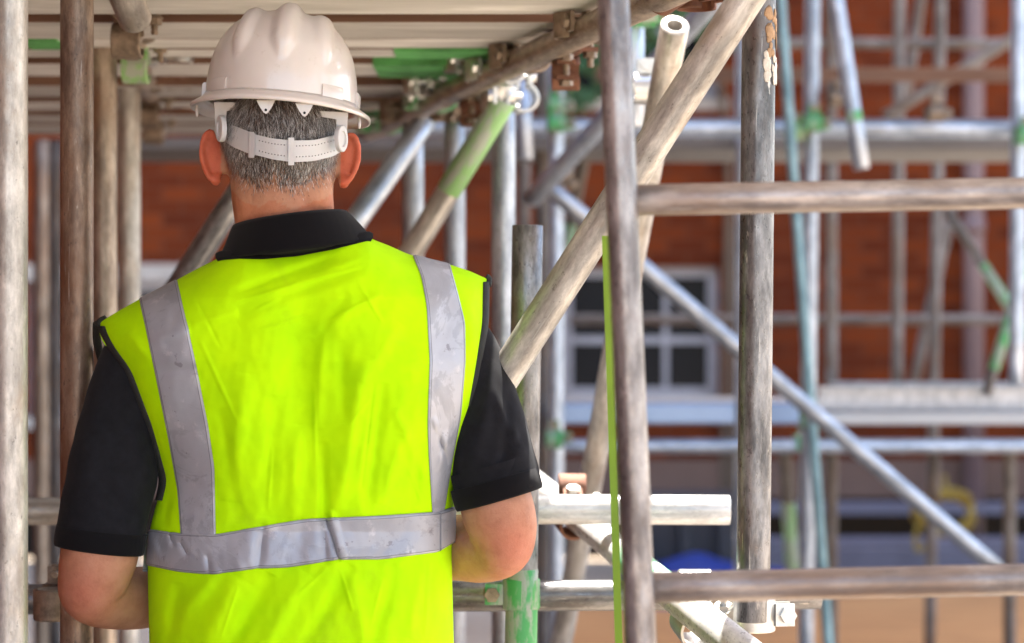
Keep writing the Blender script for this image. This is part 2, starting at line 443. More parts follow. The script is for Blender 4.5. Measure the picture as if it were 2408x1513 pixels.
# climbing plant round upper window
bm = bmesh.new(); rr = random.Random(5)
for k in range(2600):
    px = rr.gauss(1590, 75); py = rr.gauss(-20, 62)
    if rr.random() < .35: px = rr.gauss(1370, 30); py = rr.gauss(150, 50)
    nn = noise.noise(Vector((px * .02, py * .02, 3)))
    if nn < -.08: continue
    p = PT(px, py, 13.35 + rr.uniform(-.28, .28))
    n = Vector((rr.uniform(-1, 1), rr.uniform(-1, -.1), rr.uniform(-.4, 1))).normalized(); _, u, v = frame(n)
    s = rr.uniform(.025, .05)
    vs = [bm.verts.new(p + u * a * s + v * b2 * s + n * c2 * s) for a, b2, c2 in ((0, -1, 0), (.55, -.1, .15), (.3, .7, .05), (0, 1, -.1), (-.3, .7, .05), (-.55, -.1, .15))]
    f = bm.faces.new(vs); f.material_index = rr.choice((0, 0, 1))
pl = empty('climbing_plant', PT(1500, 700, 13.9), 'dark green climber hanging over the upper window behind the open tube end', 'climber')
link('foliage', bm, [plain('dark_leaf', (.035, .10, .03), .6), plain('mid_leaf', (.10, .16, .05), .6)], pl, smooth=False)
bm = bmesh.new()
for s in (-1, 1):
    p_, r_ = smoothpath([(Vector((xw(1704 + 8 * s), WD - .06, 0.02)), .02), (Vector((xw(1712 + 10 * s), WD - .07, 1.2)), .018), (Vector((xw(1702), WD - .08, 2.6)), .016), (Vector((xw(1620 + 20 * s), WD - .3, 3.3)), .01), (Vector((xw(1560), WD - .5, 3.25)), .006)])
    ringtube(bm, p_, r_, 10)
link('stem', bm, plain('vine_stem', (.12, .08, .05), .8), pl)

# ------------------------------------------------------------------ decks
def board(label, px0, px1, y0, y1, z0, mat, th=.038, group=None, ends=None, name='scaffold_board', bandends=False):
    bm = bmesh.new(); yc = (y0 + y1) / 2
    xa, xb = (px0 - 1204) * K * yc, (px1 - 1204) * K * yc
    box(bm, xa, xb, y0, y1, z0, z0 + th, .003)
    o = link(name, bm, M[mat], smooth=False)
    tag(o, label, 'scaffold board', group)
    for e in (ends or []):
        bm = bmesh.new(); e0, e1 = sorted(((e[0] - 1204) * K * yc, (e[1] - 1204) * K * yc))
        box(bm, e0, e1, y0 - .002, y1 + .002, z0 - .003, z0 + th + .003)
        link('painted_end', bm, M['greenwood'], o, smooth=False)
    return o
HD = .50
dy = lambda py: HD / (K * (756.5 - py))
G = 'boards of the low deck over the worker'
DK = [('pale deck board overhead at the very top of the photo', -95, -34, None, 'board'), ('overhead deck board second from the top, pale and dusty', -18, 37, None, 'board'),
      ('wide pale overhead deck board just above the hard hat crown', 54, 92, None, 'board2'),
      ('narrow overhead deck board with a short green mark at its left end', 96, 116, [(60, 150)], 'board'),
      ('overhead deck board with a thin green painted end, level with the crown', 118, 135, [(930, 1180)], 'board'),
      ('overhead deck board with the broad bright green end', 154, 182, [(885, 1085)], 'board'),
      ('overhead deck board level with the middle of the hard hat', 203, 229, None, 'board2'),
      ('overhead deck board just above the hat brim', 243, 262, None, 'board'),
      ('grey overhead deck board behind the hat brim', 272, 290, None, 'board2'),
      ('farthest grey overhead deck board above the dark gap', 297, 318, None, 'board2')]
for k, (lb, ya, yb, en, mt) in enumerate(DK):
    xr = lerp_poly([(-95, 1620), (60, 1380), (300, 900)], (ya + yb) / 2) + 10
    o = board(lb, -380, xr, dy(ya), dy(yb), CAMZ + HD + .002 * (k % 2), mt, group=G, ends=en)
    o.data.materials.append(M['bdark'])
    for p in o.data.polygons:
        if abs(p.normal.y) > .9: p.material_index = 1  # dark edges: shade between the boards put into the timber colour
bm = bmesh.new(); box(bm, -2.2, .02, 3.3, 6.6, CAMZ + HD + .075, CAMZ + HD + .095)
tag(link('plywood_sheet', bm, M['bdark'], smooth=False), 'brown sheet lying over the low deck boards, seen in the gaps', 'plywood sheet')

# far low-left paint marks are part of boards; platforms near the building
G2 = 'boards of the far upper platform'
zU = CAMZ + .575
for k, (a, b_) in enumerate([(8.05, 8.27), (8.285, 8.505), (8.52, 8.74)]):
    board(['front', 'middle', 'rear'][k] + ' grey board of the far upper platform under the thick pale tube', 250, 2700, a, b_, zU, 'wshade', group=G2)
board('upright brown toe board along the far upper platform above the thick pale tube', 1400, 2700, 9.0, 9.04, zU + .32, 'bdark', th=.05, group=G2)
G3 = 'boards of the far lower platform'
zL = CAMZ - .345
for k in range(6):
    a = 8.1 + .262 * k
    board(['nearest', 'second', 'third', 'fourth', 'fifth', 'farthest'][k] + ' pale board of the lower platform in front of the sash window', 1300, 2700, a, a + .235 + .01 * (k % 2), zL + .003 * (k % 3), 'bwhite', group=G3)

bm = bmesh.new(); box(bm, (1322 - 1204) * K * 8.0, (1888 - 1204) * K * 8.0, 7.99, 8.07, zz(996, 8.03), zz(948, 8.03), .006)  # beam added for the sky's blue sheen, which is put into its colour
tag(link('aluminium_beam', bm, plain('sky_tinted_metal', (.27, .37, .56), .3, .5, .08, 3, .05), smooth=False), 'metal beam coloured with blue sky sheen along the front of the lower platform behind the mottled post', 'metal beam')
for k, (ya, za, zb) in enumerate(((8.16, .050, .125), (8.40, .055, .135))):
    bm = bmesh.new()
    xa, xb = (1926 + 30 * k - 1204) * K * ya, (2720 - 1204) * K * ya
    box(bm, xa, xb, ya, ya + .05, zL + za, zL + za + .012, .002); box(bm, xa, xb, ya, ya + .05, zL + zb - .012, zL + zb, .002); box(bm, xa + .003, xb - .003, ya + .018, ya + .032, zL + za + .0125, zL + zb - .0125)
    tag(link('aluminium_beam', bm, M['white'], smooth=False), ['near pale metal beam lying on the lower platform at right', 'rear pale metal beam lying on the lower platform at right'][k], 'metal beam', 'metal beams stacked on the lower platform')
bm = bmesh.new(); box(bm, -3.0, 3.2, 6.0, 8.95, 4.0, 4.04, .003)  # unseen sheet added overhead to keep sun off the far scaffold
tag(link('plywood_sheet', bm, M['wshade'], smooth=False), 'wide unseen plywood sheet added over the far scaffold for shade', 'plywood sheet')
bm = bmesh.new(); box(bm, -3.0, .95, 8.97, 10.2, 4.0, 4.04, .003)  # second unseen sheet, added to shade only the left part
tag(link('plywood_sheet', bm, M['wshade'], smooth=False), 'narrower unseen plywood sheet added for shade nearest the brick wall', 'plywood sheet')
# unseen sheet added above the frame to shade the near tubes
bm = bmesh.new(); box(bm, -2.8, 3.2, .9, 3.75, 2.72, 2.758, .003)
tag(link('plywood_sheet', bm, M['board'], smooth=False), 'unseen plywood sheet added above the near scaffold for shade', 'plywood sheet')

# ------------------------------------------------------------------ near scaffold
UP = -950
post('broad pale tube at the far left edge of the photo', 22, 3.18, UP, 'cream')
post('dark rust stained tube left of the worker, second from the left edge', 181, 3.52, UP, 'brown')
post('brown tube directly behind the dark stained one on the left', 245, 4.45, 40, 'tan')
post('pale tube third in the row behind the left tubes', 304, 5.2, 165, 'cream')
post('thin dull tube in the dark gap between the two left tubes', 97, 7.6, 330, 'tan')
post('dark narrow tube in the left gap beside the stained tube', 130, 8.6, 330, 'dim')
post('short weathered post with a cut open top beside the worker elbow', 1241, 3.76, 530, 'grey', xb=1225, paint=[(.30, .655, 'green')])
post('mottled grey post in front of the brick wall right of the long diagonal', 1785, 3.45, UP, 'grey', xb=1770, ybot=1462)
tube('long cream diagonal brace crossing in front of the short cut post', (1836, -130, 3.22), (1118, 990, 3.48), 'cream')
tube('blurred brown upright tube nearest the camera right of centre', (1428, -320, 2.62), (1540, 2300, 2.62), 'mauve', od=.0345)
tube('upper blurred near rail running right from the brown upright', (1492, 471, 2.66), (2700, 449, 2.66), 'railm', od=.0345, group='near rails')
tube('lower blurred near rail running right from the brown upright', (1492, 1383, 2.66), (2700, 1356, 2.66), 'railm', od=.0345, group='near rails')
tube('horizontal ledger behind the elbow holding the green coupler', (-120, 1411, 3.83), (1930, 1397, 3.83), 'grey')
tube('bright short tube ending in mid air left of the mottled post', (1000, 1197, 3.93), (1716, 1200, 3.93), 'white')
tube('sunlit diagonal brace running down right under the lower near rail', (1225, 1110, 4.75), (1880, 1640, 2.95), 'white', paint=[(.50, .62, 'mint')])
tube('leaning peach tube whose open end faces the camera', (1587, 60, 4.0), (1300, 1620, 5.6), 'cream', wall=.0105)
tube('horizontal tube low in the left gap', (-100, 1203, 4.25), (230, 1203, 4.25), 'cream')
# overhead ledgers
tube('overhead ledger with rusty couplers rising right above the braces', (860, 312, 5.85), (1640, -50, 3.35), 'tan')
tube('overhead ledger running back above the left row of posts', (285, -60, 3.60), (372, 312, 6.6), 'tan')
# posts below the overhead ledger
post('pale post right beside the worker collar under the overhead ledger', 971, 5.35, 285, 'galv')
post('pale post between the white brace and green brace', 1069, 5.5, 240, 'galv')
post('wide pale post right of the green brace', 1184, 4.9, 205, 'galv')
tube('diagonal brace with a green upper half meeting the overhead ledger', (1188, 232, 4.75), (880, 735, 4.95), 'cream', paint=[(0, .42, 'palegreen')])
tube('white diagonal brace rising beside the right ear', (1000, 285, 5.25), (780, 600, 5.1), 'galv')
tube('blue grey diagonal brace behind the left shoulder', (600, 395, 4.6), (300, 860, 4.75), 'grey')
post('blue grey post with two green couplers right of the wide pale post', 1308, 7.5, 130, 'galv')
post('dark post just left of the one with green couplers', 1275, 8.2, 120, 'dim')
tube('short bright blue reflecting tube hanging by the overhead ledger', (1228, 190, 6.9), (1234, 376, 6.9), 'galv')
post('dark post below the short hanging tube', 1232, 9.4, 300, 'dim')
tube('pale diagonal tube reaching up right behind the brown upright', (1250, 470, 6.3), (1740, -66, 5.6), 'galv')
tube('long bright diagonal from centre down to the lower right', (1290, 440, 6.7), (2345, 1338, 7.3), 'galv')
tube('dull leaning tube behind the crossing diagonals', (1385, 300, 8.6), (1325, 620, 8.6), 'dim', paint=[(.72, .99, 'green')])
# strap beside brown upright
bm = bmesh.new(); pa, pb = PT(1424, 555, 3.1), PT(1468, 1900, 3.1)
n = 30; L_ = []
for k in range(n + 1):
    p = pa.lerp(pb, k / n); tw = .002 * math.sin(k * .7)
    L_.append([bm.verts.new(p + Vector((sx * .0048, sy * .001 + tw, 0))) for sx, sy in ((-1, -1), (1, -1), (1, 1), (-1, 1))])
for u, v in zip(L_, L_[1:]):
    for k in range(4): bm.faces.new((u[k], u[(k + 1) % 4], v[(k + 1) % 4], v[k]))
bm.faces.new(L_[0]); bm.faces.new(L_[-1][::-1])
tag(link('webbing_strap', bm, M['limestrap'], smooth=False), 'thin lime strap hanging along the left of the brown upright', 'strap')

# far scaffold by the building
post('light upright tube with a green coupler in front of the brick wall', 1911, 7.6, UP, 'galv', xb=1895)
post('dull upright right behind the light one with the green coupler', 1955, 9.6, UP, 'dim')
post('dull upright against the brick left of the drainpipe pair', 2115, 9.9, UP, 'dim', xb=2106, ybot=905)
post('dull upright just left of the pink drainpipe', 2212, 10.2, UP, 'dim', xb=2186)
post('bright upright at the right edge of the photo', 2396, 7.6, UP, 'galv', xb=2386, ybot=905)
post('grey upright low at the right edge below the platform', 2374, 9.2, 1062, 'dim')
post('thin pale upright peeping out left of the mottled post', 1747, 8.0, UP, 'galv', xb=1742)
tube('leaning teal tube crossing the light upright', (1828, -100, 7.42), (1955, 1620, 7.42), 'teal', od=.032)
tube('slanting blue tube ending in mid air at upper right', (1952, -90, 7.3), (2026, 398, 7.3), 'galv', paint=[(.72, .775, 'green')])
tube('thick pale horizontal tube across the upper right', (760, 298, 7.72), (2700, 304, 7.72), 'galv', od=.062)
tube('bluish ledger under the lower platform', (1290, 1050, 7.95), (2700, 1049, 7.95), 'galv')
tube('dull rail across the sash window', (1340, 752, 10.6), (2700, 752, 10.6), 'dim')
tube('dull rail high against the brick at top right', (1790, 103, 10.3), (2500, 104, 10.3), 'dim')
tube('dull diagonal rising to the top right corner', (2080, 275, 9.7), (2430, 62, 9.7), 'dim')
tube('dark diagonal leaning behind the top right rail', (2178, -90, 10.8), (2128, 250, 10.8), 'dim')
tube('dark diagonal leaning left of the drainpipe', (2240, 480, 10.8), (2150, 900, 10.8), 'dim')
tube('thin brace with a green lower half crossing right of the drainpipe', (2225, 490, 8.3), (2425, 800, 8.3), 'dim', od=.036, paint=[(.42, .98, 'green')])
tube('thin green brace leaning at the right edge', (2450, 500, 8.0), (2318, 930, 8.0), 'dim', od=.036, paint=[(.02, .86, 'green')])
tube('dull short post with a green foot below the lower platform', (1845, 1062, 9.0), (1866, 1400, 9.0), 'dim', od=.05, paint=[(.36, .99, 'palegreen')])
post('thin dark post below the lower platform at right', 2196, 9.6, 1064, 'dim', ybot=1185)

# couplers
D1 = (PT(1118, 990, 3.62) - PT(1832, -130, 3.40)).normalized()
coupler('green coupler on the short post beside the elbow', 1224, 1396, 3.765, Z3, (-1, 0, 0), 'green', side=(0, 1, 0))
coupler('bright zinc coupler clamping the sunlit brace to the mottled post', 1774, 1445, 3.46, Z3, (.7, .1, -.6), 'newfit', 'newfit', side=(0, 1, 0))
coupler('zinc coupler on the sunlit brace under the lower near rail', 1632, 1468, 3.50, (.25, -.85, -.3), X3, 'newfit', 'newfit', side=(0, -1, .4), off=True)
coupler('rusty coupler on the sunlit brace above the ledger', 1345, 1222, 4.22, (.25, -.85, -.3), X3, 'rusty', 'newfit')
coupler('weathered coupler on the low left ledger behind the elbow', 140, 1412, 3.78, X3, Z3, 'oldfit')
coupler('rusty coupler above the open end of the peach tube', 1570, -22, 3.52, (.55, -.75, .3), Z3, 'rusty', 'rusty', side=(0, 1, 0))
ledger = [(1420, 60, 3.95), (1330, 98, 4.15), (1255, 135, 4.4), (1195, 165, 4.6), (1110, 200, 4.85), (1040, 232, 5.1), (980, 262, 5.35), (920, 286, 5.6)]
LA = (PT(1640, -50, 3.35) - PT(860, 312, 5.85)).normalized()
lm = ['oldfit', 'rusty', 'oldfit', 'newfit', 'rusty', 'green', 'oldfit', 'green']
ln = ['first weathered coupler on the overhead ledger next to the brown upright', 'rusty coupler on the overhead ledger second from the brown upright', 'brown coupler on the overhead ledger above the blue grey posts',
      'shiny coupler on the overhead ledger above the wide pale post', 'rusty coupler on the overhead ledger between the pale posts', 'green coupler on the overhead ledger at the broad green board end',
      'dull coupler on the overhead ledger above the white brace', 'green coupler at the far end of the overhead ledger beside the hat']
for (x, y, d), m_, l_ in zip(ledger, lm, ln):
    coupler(l_, x, y, d, LA, X3 if m_ in ('rusty',) else Z3, m_, 'newfit' if m_ in ('newfit', 'green') else 'oldfit', side=(0, 0, -1) if m_ == 'rusty' else (-1, -1, 0))
coupler('shiny coupler where the green brace meets the wide pale post', 1188, 222, 4.82, Z3, (-.5, .1, -.8), 'newfit', 'newfit')
coupler('green coupler at the top of the pale post left of the green brace', 1069, 262, 5.45, Z3, LA, 'green')
LB = (PT(372, 312, 6.6) - PT(285, -60, 3.60)).normalized()
for (x, y, d), l_, m_ in (((300, 20, 4.0), 'nearest brown coupler on the overhead ledger at top left', 'oldfit'), ((320, 90, 4.45), 'green edged coupler on the left overhead ledger', 'palegreen'), ((337, 160, 5.0), 'third brown coupler down the left overhead ledger', 'rusty'), ((350, 215, 5.5), 'pale coupler far down the left overhead ledger', 'oldfit'), ((361, 262, 6.0), 'last coupler at the far end of the left overhead ledger', 'oldfit')):
    coupler(l_, x, y, d, LB, X3 if m_ != 'rusty' else Z3, m_, side=(1, 0, -1)); 
for x, y, d, l_, m_ in ((1308, 250, 7.45, 'upper green coupler on the blue grey post', 'green'), (1308, 292, 7.45, 'lower green coupler on the blue grey post behind the thick tube end', 'green'), (1303, 1030, 7.45, 'green coupler low on the blue grey post at the lower platform', 'green'),
                        (1908, 292, 7.55, 'green coupler on the light upright at the thick pale tube', 'green'), (1868, 312, 7.6, 'pale green coupler between teal tube and thick pale tube', 'palegreen'),
                        (1902, 985, 7.5, 'green coupler on the light upright at the lower platform', 'green'), (2404, 320, 7.55, 'green coupler at the right edge on the thick pale tube', 'green'), (2195, 268, 7.6, 'brown coupler sitting on top of the thick pale tube', 'oldfit'),
                        (1965, 232, 7.6, 'dull coupler beside the slanting blue tube', 'oldfit'), (1885, 1040, 8.0, 'green coupler on the ledger under the lower platform', 'green'), (1512, 35, 5.0, 'green coupler right of the brown upright near the top', 'green')):
    coupler(l_, x, y, d, Z3, X3, m_)
# more clutter along the overhead ledgers
tube('blunt cream tube end hanging down at the top left beside the dark tube', (240, -150, 3.55), (318, 46, 3.75), 'cream', od=.0520)
for x, y, d, l_, m_ in ((341, 60, 4.3, 'tan coupler tucked beside the blunt tube end at top left', 'oldfit'), (352, 118, 4.7, 'bright coupler on the left overhead ledger at crown height', 'newfit'), (362, 185, 5.2, 'tan coupler halfway down the left overhead ledger', 'oldfit'), (372, 240, 5.7, 'brown coupler near the end of the left overhead ledger', 'rusty'),
                        (1312, 48, 4.25, 'sunlit zinc coupler under the deck beside the brown upright', 'newfit'), (1142, 145, 4.75, 'sunlit zinc coupler at the thin green board end', 'newfit'), (1042, 198, 5.0, 'sunlit zinc coupler at the broad green board end', 'newfit'), (1228, 232, 4.8, 'sunlit zinc bolt fitting just right of the green brace top', 'newfit'), (1100, 262, 5.3, 'dull coupler hanging beside the pale post top', 'oldfit')):
    coupler(l_, x, y, d, LA if x > 600 else LB, Z3, m_, 'newfit' if m_ == 'newfit' else 'oldfit', side=(-1, -1, 0) if x > 600 else (1, -1, 0))
# mortar splashes on the mottled post
mp_ = [o for o in COL.objects if o.get('label', '').startswith('mottled grey post')][0]
rs = random.Random(4)
for nm, cnt_, ys, c_ in (('mortar_splash', 16, (125, 190), (.70, .66, .60)), ('orange_stain', 22, (30, 130), (.42, .27, .16))):
    bm = bmesh.new()
    for k in range(cnt_):
        py = rs.uniform(*ys); c0 = PT(1785, py, 3.45); an = R(rs.uniform(-75, 5)); rad_ = .0241
        nrm = Vector((math.cos(an), math.sin(an), 0)); s_ = rs.uniform(.004, .010)
        q = bmesh.ops.create_icosphere(bm, subdivisions=2, radius=1)
        tn = Vector((-nrm.y, nrm.x, 0))
        for v_ in q['verts']:
            w_ = v_.co * (1 + .4 * noise.noise(v_.co * 3 + Vector((k, 0, 0))))
            v_.co = c0 + nrm * (rad_ + w_.x * .0012) + tn * w_.y * s_ * .7 + Vector((0, 0, w_.z * s_ * 1.2))
    link(nm, bm, plain(nm, c_, .85, 0, .2, 60, .5), mp_)
post('white tube edge right of the brown upright below the green coupler', 1488, 5.05, 50, 'galv', ybot=300)
coupler('bright sunlit fitting between the brown upright and the peach tube', 1515, 215, 4.6, Z3, X3, 'newfit', 'newfit')
coupler('pale fitting with a rusty bolt at the crossing of the far diagonals', 1318, 408, 6.5, (.68, 0, .7), (.7, 0, -.7), 'oldfit')

# ================================================================== the worker
D0 = 3.42
FEET = Vector(((700 - 1204) * K * D0, D0, 0))
man = empty('person', FEET, 'worker seen from behind in white hard hat, black polo shirt and yellow hi-vis vest', 'person')

# ---- skin
skin, t, b = mat_new('skin')
v = coords(t, rnd=False)
col = nd(t, 'ShaderNodeVertexColor', layer_name='tone')
c = ramp(t, tnoise(t, v, 38, 6, .65), [(.3, (.40, .18, .105)), (.5, (.48, .235, .14)), (.75, (.54, .285, .18))])
c = mixc(t, ramp(t, tnoise(t, v, 9, 3), [(.5, 0.0), (.75, .35)]), c, (.58, .22, .15))
c = mixc(t, ramp(t, tnoise(t, v, 150, 4, .7), [(.62, 0.0), (.70, .35)]), c, (.30, .12, .07))
c = mixc(t, 1.0, c, col.outputs[0], 'MULTIPLY')
t.links.new(c, b.inputs['Base Color']); b.inputs['Roughness'].default_value = .55; b.inputs['Specular IOR Level'].default_value = .3
b.inputs['Subsurface Weight'].default_value = .25; b.inputs['Subsurface Radius'].default_value = (1, .3, .15); b.inputs['Subsurface Scale'].default_value = .008
bump(t, b, tnoise(t, v, 260, 5, .75), .5, .0014)

def ellips(bm, c, r, rot=None, n=28):
    q = bmesh.ops.create_uvsphere(bm, u_segments=n, v_segments=n // 2, radius=1)
    for v_ in q['verts']:
        p = Vector((v_.co.x * r[0], v_.co.y * r[1], v_.co.z * r[2]))
        if rot: p = rot @ p
        v_.co = c + p
def limb(bm, nodes, sub=6, seg=28):
    p_, r_ = smoothpath([(PT(*n[:3]), n[3] * K * n[2]) for n in nodes], sub)
    ringtube(bm, p_, r_, seg)
    ellips(bm, p_[0], (r_[0],) * 3, n=20); ellips(bm, p_[-1], (r_[-1],) * 3, n=20)

bm = bmesh.new()
roll = Matrix.Rotation(R(3.5), 3, 'Y')
hc = PT(664, 300, 3.42)
ellips(bm, hc + Vector((0, -.008, .0)), (.0835, .098, .108), roll)              # cranium
ellips(bm, PT(662, 372, 3.42) + Vector((0, .02, 0)), (.080, .085, .085), roll)  # lower skull
ellips(bm, PT(660, 430, 3.50), (.060, .050, .055), roll)                        # jaw / chin
ellips(bm, PT(662, 330, 3.515), (.058, .02, .075), roll)                        # face plane
ellips(bm, PT(662, 348, 3.535), (.013, .022, .028), roll)                       # nose
ellips(bm, PT(662, 398, 3.528), (.026, .014, .010), roll)                       # mouth
for s in (-1, 1):
    ellips(bm, PT(662 + s * 52, 290, 3.52), (.026, .012, .009), roll)           # brows
    ellips(bm, PT(662 + s * 68, 360, 3.50), (.028, .02, .024), roll)            # cheeks
limb(bm, [(663, 400, 3.425, 124), (664, 455, 3.425, 120), (668, 500, 3.43, 118), (672, 550, 3.44, 116), (680, 620, 3.46, 112)])
limb(bm, [(612, 385, 3.40, 62), (610, 470, 3.40, 60), (612, 560, 3.43, 56)])   # neck muscles
limb(bm, [(718, 385, 3.40, 62), (722, 460, 3.40, 60), (726, 560, 3.43, 56)])
# ears: back of the auricle, helix rim and lobe
def ear(cx, cy, s, tilt):
    d = 3.425
    rt = Matrix.Rotation(R(tilt), 3, 'Y')
    c0 = PT(cx, cy, d)
    ellips(bm, c0 + rt @ Vector((-s * .0040, .0065, .002)), (.0135, .008, .033), rt)
    pts = []
    for k in range(15):
        a = R(105 - 200 * k / 14)        # over the top, round the outside, down to the lobe
        x = math.cos(a) * .0145 * s; z = math.sin(a) * .0355
        if z < 0: x *= .80 + .2 * (1 + z / .036)
        pts.append(c0 + rt @ Vector((x, -.002 + .004 * math.sin(a), z + .003)))
    ringtube(bm, pts, [.0046 - .0008 * abs(k - 7) / 7 for k in range(15)], 12)
    for p in (pts[0], pts[-1]): ellips(bm, p, (.0042,) * 3, n=10)
    ellips(bm, c0 + rt @ Vector((-s * .002, .000, -.0305)), (.0085, .006, .0105), rt)
    ellips(bm, c0 + rt @ Vector((-s * .015, .008, -.002)), (.008, .010, .022), rt)
ear(499, 372, -1, -5)
ear(818, 379, 1, 7)
# torso core, hips
TORSO = [(690, 640, 3.47, 110), (685, 700, 3.46, 200), (690, 760, 3.46, 245), (700, 900, 3.46, 260), (705, 1100, 3.46, 262), (708, 1300, 3.46, 272), (708, 1500, 3.46, 285), (706, 1650, 3.46, 280), (706, 1760, 3.46, 240)]
def torso(bm, grow=0, yf=.44):
    prev = []
    p_, r_ = smoothpath([(PT(*n[:3]), n[3] * K * n[2]) for n in TORSO], 5)
    rings = []
    for p, r in zip(p_, r_):
        rings.append([bm.verts.new(p + Vector((math.cos(a) * (r + grow), math.sin(a) * (r * yf + .012 + grow), 0))) for a in [2 * math.pi * k / 40 for k in range(40)]])
    for a_, b_ in zip(rings, rings[1:]):
        for k in range(40): bm.faces.new((a_[k], a_[(k + 1) % 40], b_[(k + 1) % 40], b_[k]))
    bm.faces.new(rings[0][::-1]); bm.faces.new(rings[-1])
torso(bm, 0)
# arms (photo left, photo right)
ARML = [(360, 830, 3.46, 50), (305, 960, 3.44, 60), (262, 1130, 3.43, 70), (240, 1275, 3.42, 90), (222, 1350, 3.42, 86), (215, 1392, 3.43, 74), (262, 1405, 3.48, 75), (345, 1405, 3.55, 72), (450, 1385, 3.64, 58), (570, 1340, 3.72, 40), (610, 1325, 3.74, 37)]
ARMR = [(1050, 800, 3.46, 50), (1100, 920, 3.44, 60), (1142, 1060, 3.43, 68), (1166, 1180, 3.42, 86), (1182, 1245, 3.42, 82), (1180, 1288, 3.43, 70), (1135, 1292, 3.48, 79), (1060, 1290, 3.55, 76), (960, 1320, 3.64, 60), (840, 1370, 3.72, 42), (800, 1385, 3.74, 38)]
limb(bm, ARML); limb(bm, ARMR)
def hand(bm, wx, wy, d, s):
    """relaxed hand laid on the opposite forearm; s = direction of the fingers (+1 photo right)"""
    u = Vector((s, .06, -.12 * s * s)).normalized(); up = Vector((0, -.15, 1)).normalized(); nrm = Vector((0, 1, .1))
    w0 = PT(wx, wy, d)
    for k in range(4):
        q = up * (.030 - .020 * k)
        p_, r_ = smoothpath([(w0 + q * .6, .015), (w0 + u * .05 + q, .0145), (w0 + u * .09 + q, .0115)], 4); ringtube(bm, p_, r_, 14)
        L = (.070, .078, .072, .056)[k]; kn = w0 + u * .09 + q; r0 = .0088 - .0006 * k
        f = [(kn, r0 + .001), (kn + u * L * .42 + nrm * .006, r0), (kn + u * L * .72 - nrm * .008, r0 * .92), (kn + u * L * .92 - nrm * .026, r0 * .8)]
        p_, r_ = smoothpath(f, 5); ringtube(bm, p_, r_, 12); ellips(bm, p_[-1], (r_[-1],) * 3, n=10)
    th = [(w0 + u * .02 + up * .02, .014), (w0 + u * .05 + up * .045 - nrm * .012, .012), (w0 + u * .085 + up * .055 - nrm * .02, .0095), (w0 + u * .105 + up * .05 - nrm * .03, .008)]
    p_, r_ = smoothpath(th, 5); ringtube(bm, p_, r_, 12); ellips(bm, p_[-1], (r_[-1],) * 3, n=10)
hand(bm, 620, 1322, 3.74, 1); hand(bm, 790, 1388, 3.74, -1)
# legs
for s in (-1, 1):
    hx = FEET.x + s * .095
    p_, r_ = smoothpath([(Vector((hx, 3.46, .86)), .092), (Vector((hx + s * .01, 3.45, .65)), .078), (Vector((hx + s * .015, 3.44, .48)), .058), (Vector((hx + s * .02, 3.45, .33)), .055), (Vector((hx + s * .025, 3.45, .10)), .038)], 6)
    ringtube(bm, p_, r_, 24); ellips(bm, p_[0], (.09,) * 3)
    ellips(bm, Vector((hx + s * .025, 3.50, .055)), (.04, .11, .03))
me = bpy.data.meshes.new('body'); bm.to_mesh(me); bm.free()
tmp = bpy.data.objects.new('body', me); COL.objects.link(tmp)
md = tmp.modifiers.new('remesh', 'REMESH'); md.mode = 'VOXEL'; md.voxel_size = .0032; md.use_smooth_shade = True
ms = tmp.modifiers.new('smooth', 'SMOOTH'); ms.factor = .5; ms.iterations = 5
dg = bpy.context.evaluated_depsgraph_get()
me2 = bpy.data.meshes.new_from_object(tmp.evaluated_get(dg)); me2.name = 'body'
tmp.modifiers.clear(); tmp.data = me2
me2.materials.clear(); me2.materials.append(skin)
me2.polygons.foreach_set('use_smooth', [True] * len(me2.polygons))
tmp.parent = man; bpy.context.view_layer.update(); tmp.matrix_parent_inverse = man.matrix_world.inverted()
body = tmp
toimg = lambda p: (p.x / (K * p.y) + 1204, 756.5 - (p.z - CAMZ) / (K * p.y))
def hairline(x, y, z):
    """lowest height of the hair for a point of the head"""
    px, py = toimg(Vector((x, y, z)))
    base = lerp_poly([(505, 400), (540, 418), (575, 452), (610, 462), (640, 445), (690, 470), (730, 452), (765, 442), (790, 425), (820, 392)], px)
    if y > 3.43: base -= (y - 3.43) * 2600
    return base, px, py
ca = me2.color_attributes.new('tone', 'FLOAT_COLOR', 'POINT')
for i, v_ in enumerate(me2.vertices):
    p = v_.co; tone = (1, 1, 1)
    if p.z > 1.45:
        base, px, py = hairline(*p)
        if (px < 521 or px > 802) and 300 < py < 455 and p.y < 3.47:
            tone = (1.18, .58, .50)                                     # redder ears: light shining through them put into the tone
        elif py < base + 25:
            f = min(1, max(0, (base + 10 - py) / 130)); f = .72 * f
            tone = tuple(1 - f * k_ for k_ in (.80, .72, .62))
        else: tone = (1.0, .80, .72)
    else:
        px, py = toimg(p)
        for ex, ey in ((190, 1400), (1215, 1300)):
            q = math.exp(-(((px - ex) / 70) ** 2 + ((py - ey) / 85) ** 2)); tone = (1 + .05 * q, 1 - .22 * q, 1 - .18 * q)
            if q > .1: break
    ca.data[i].color = (*tone, 1)

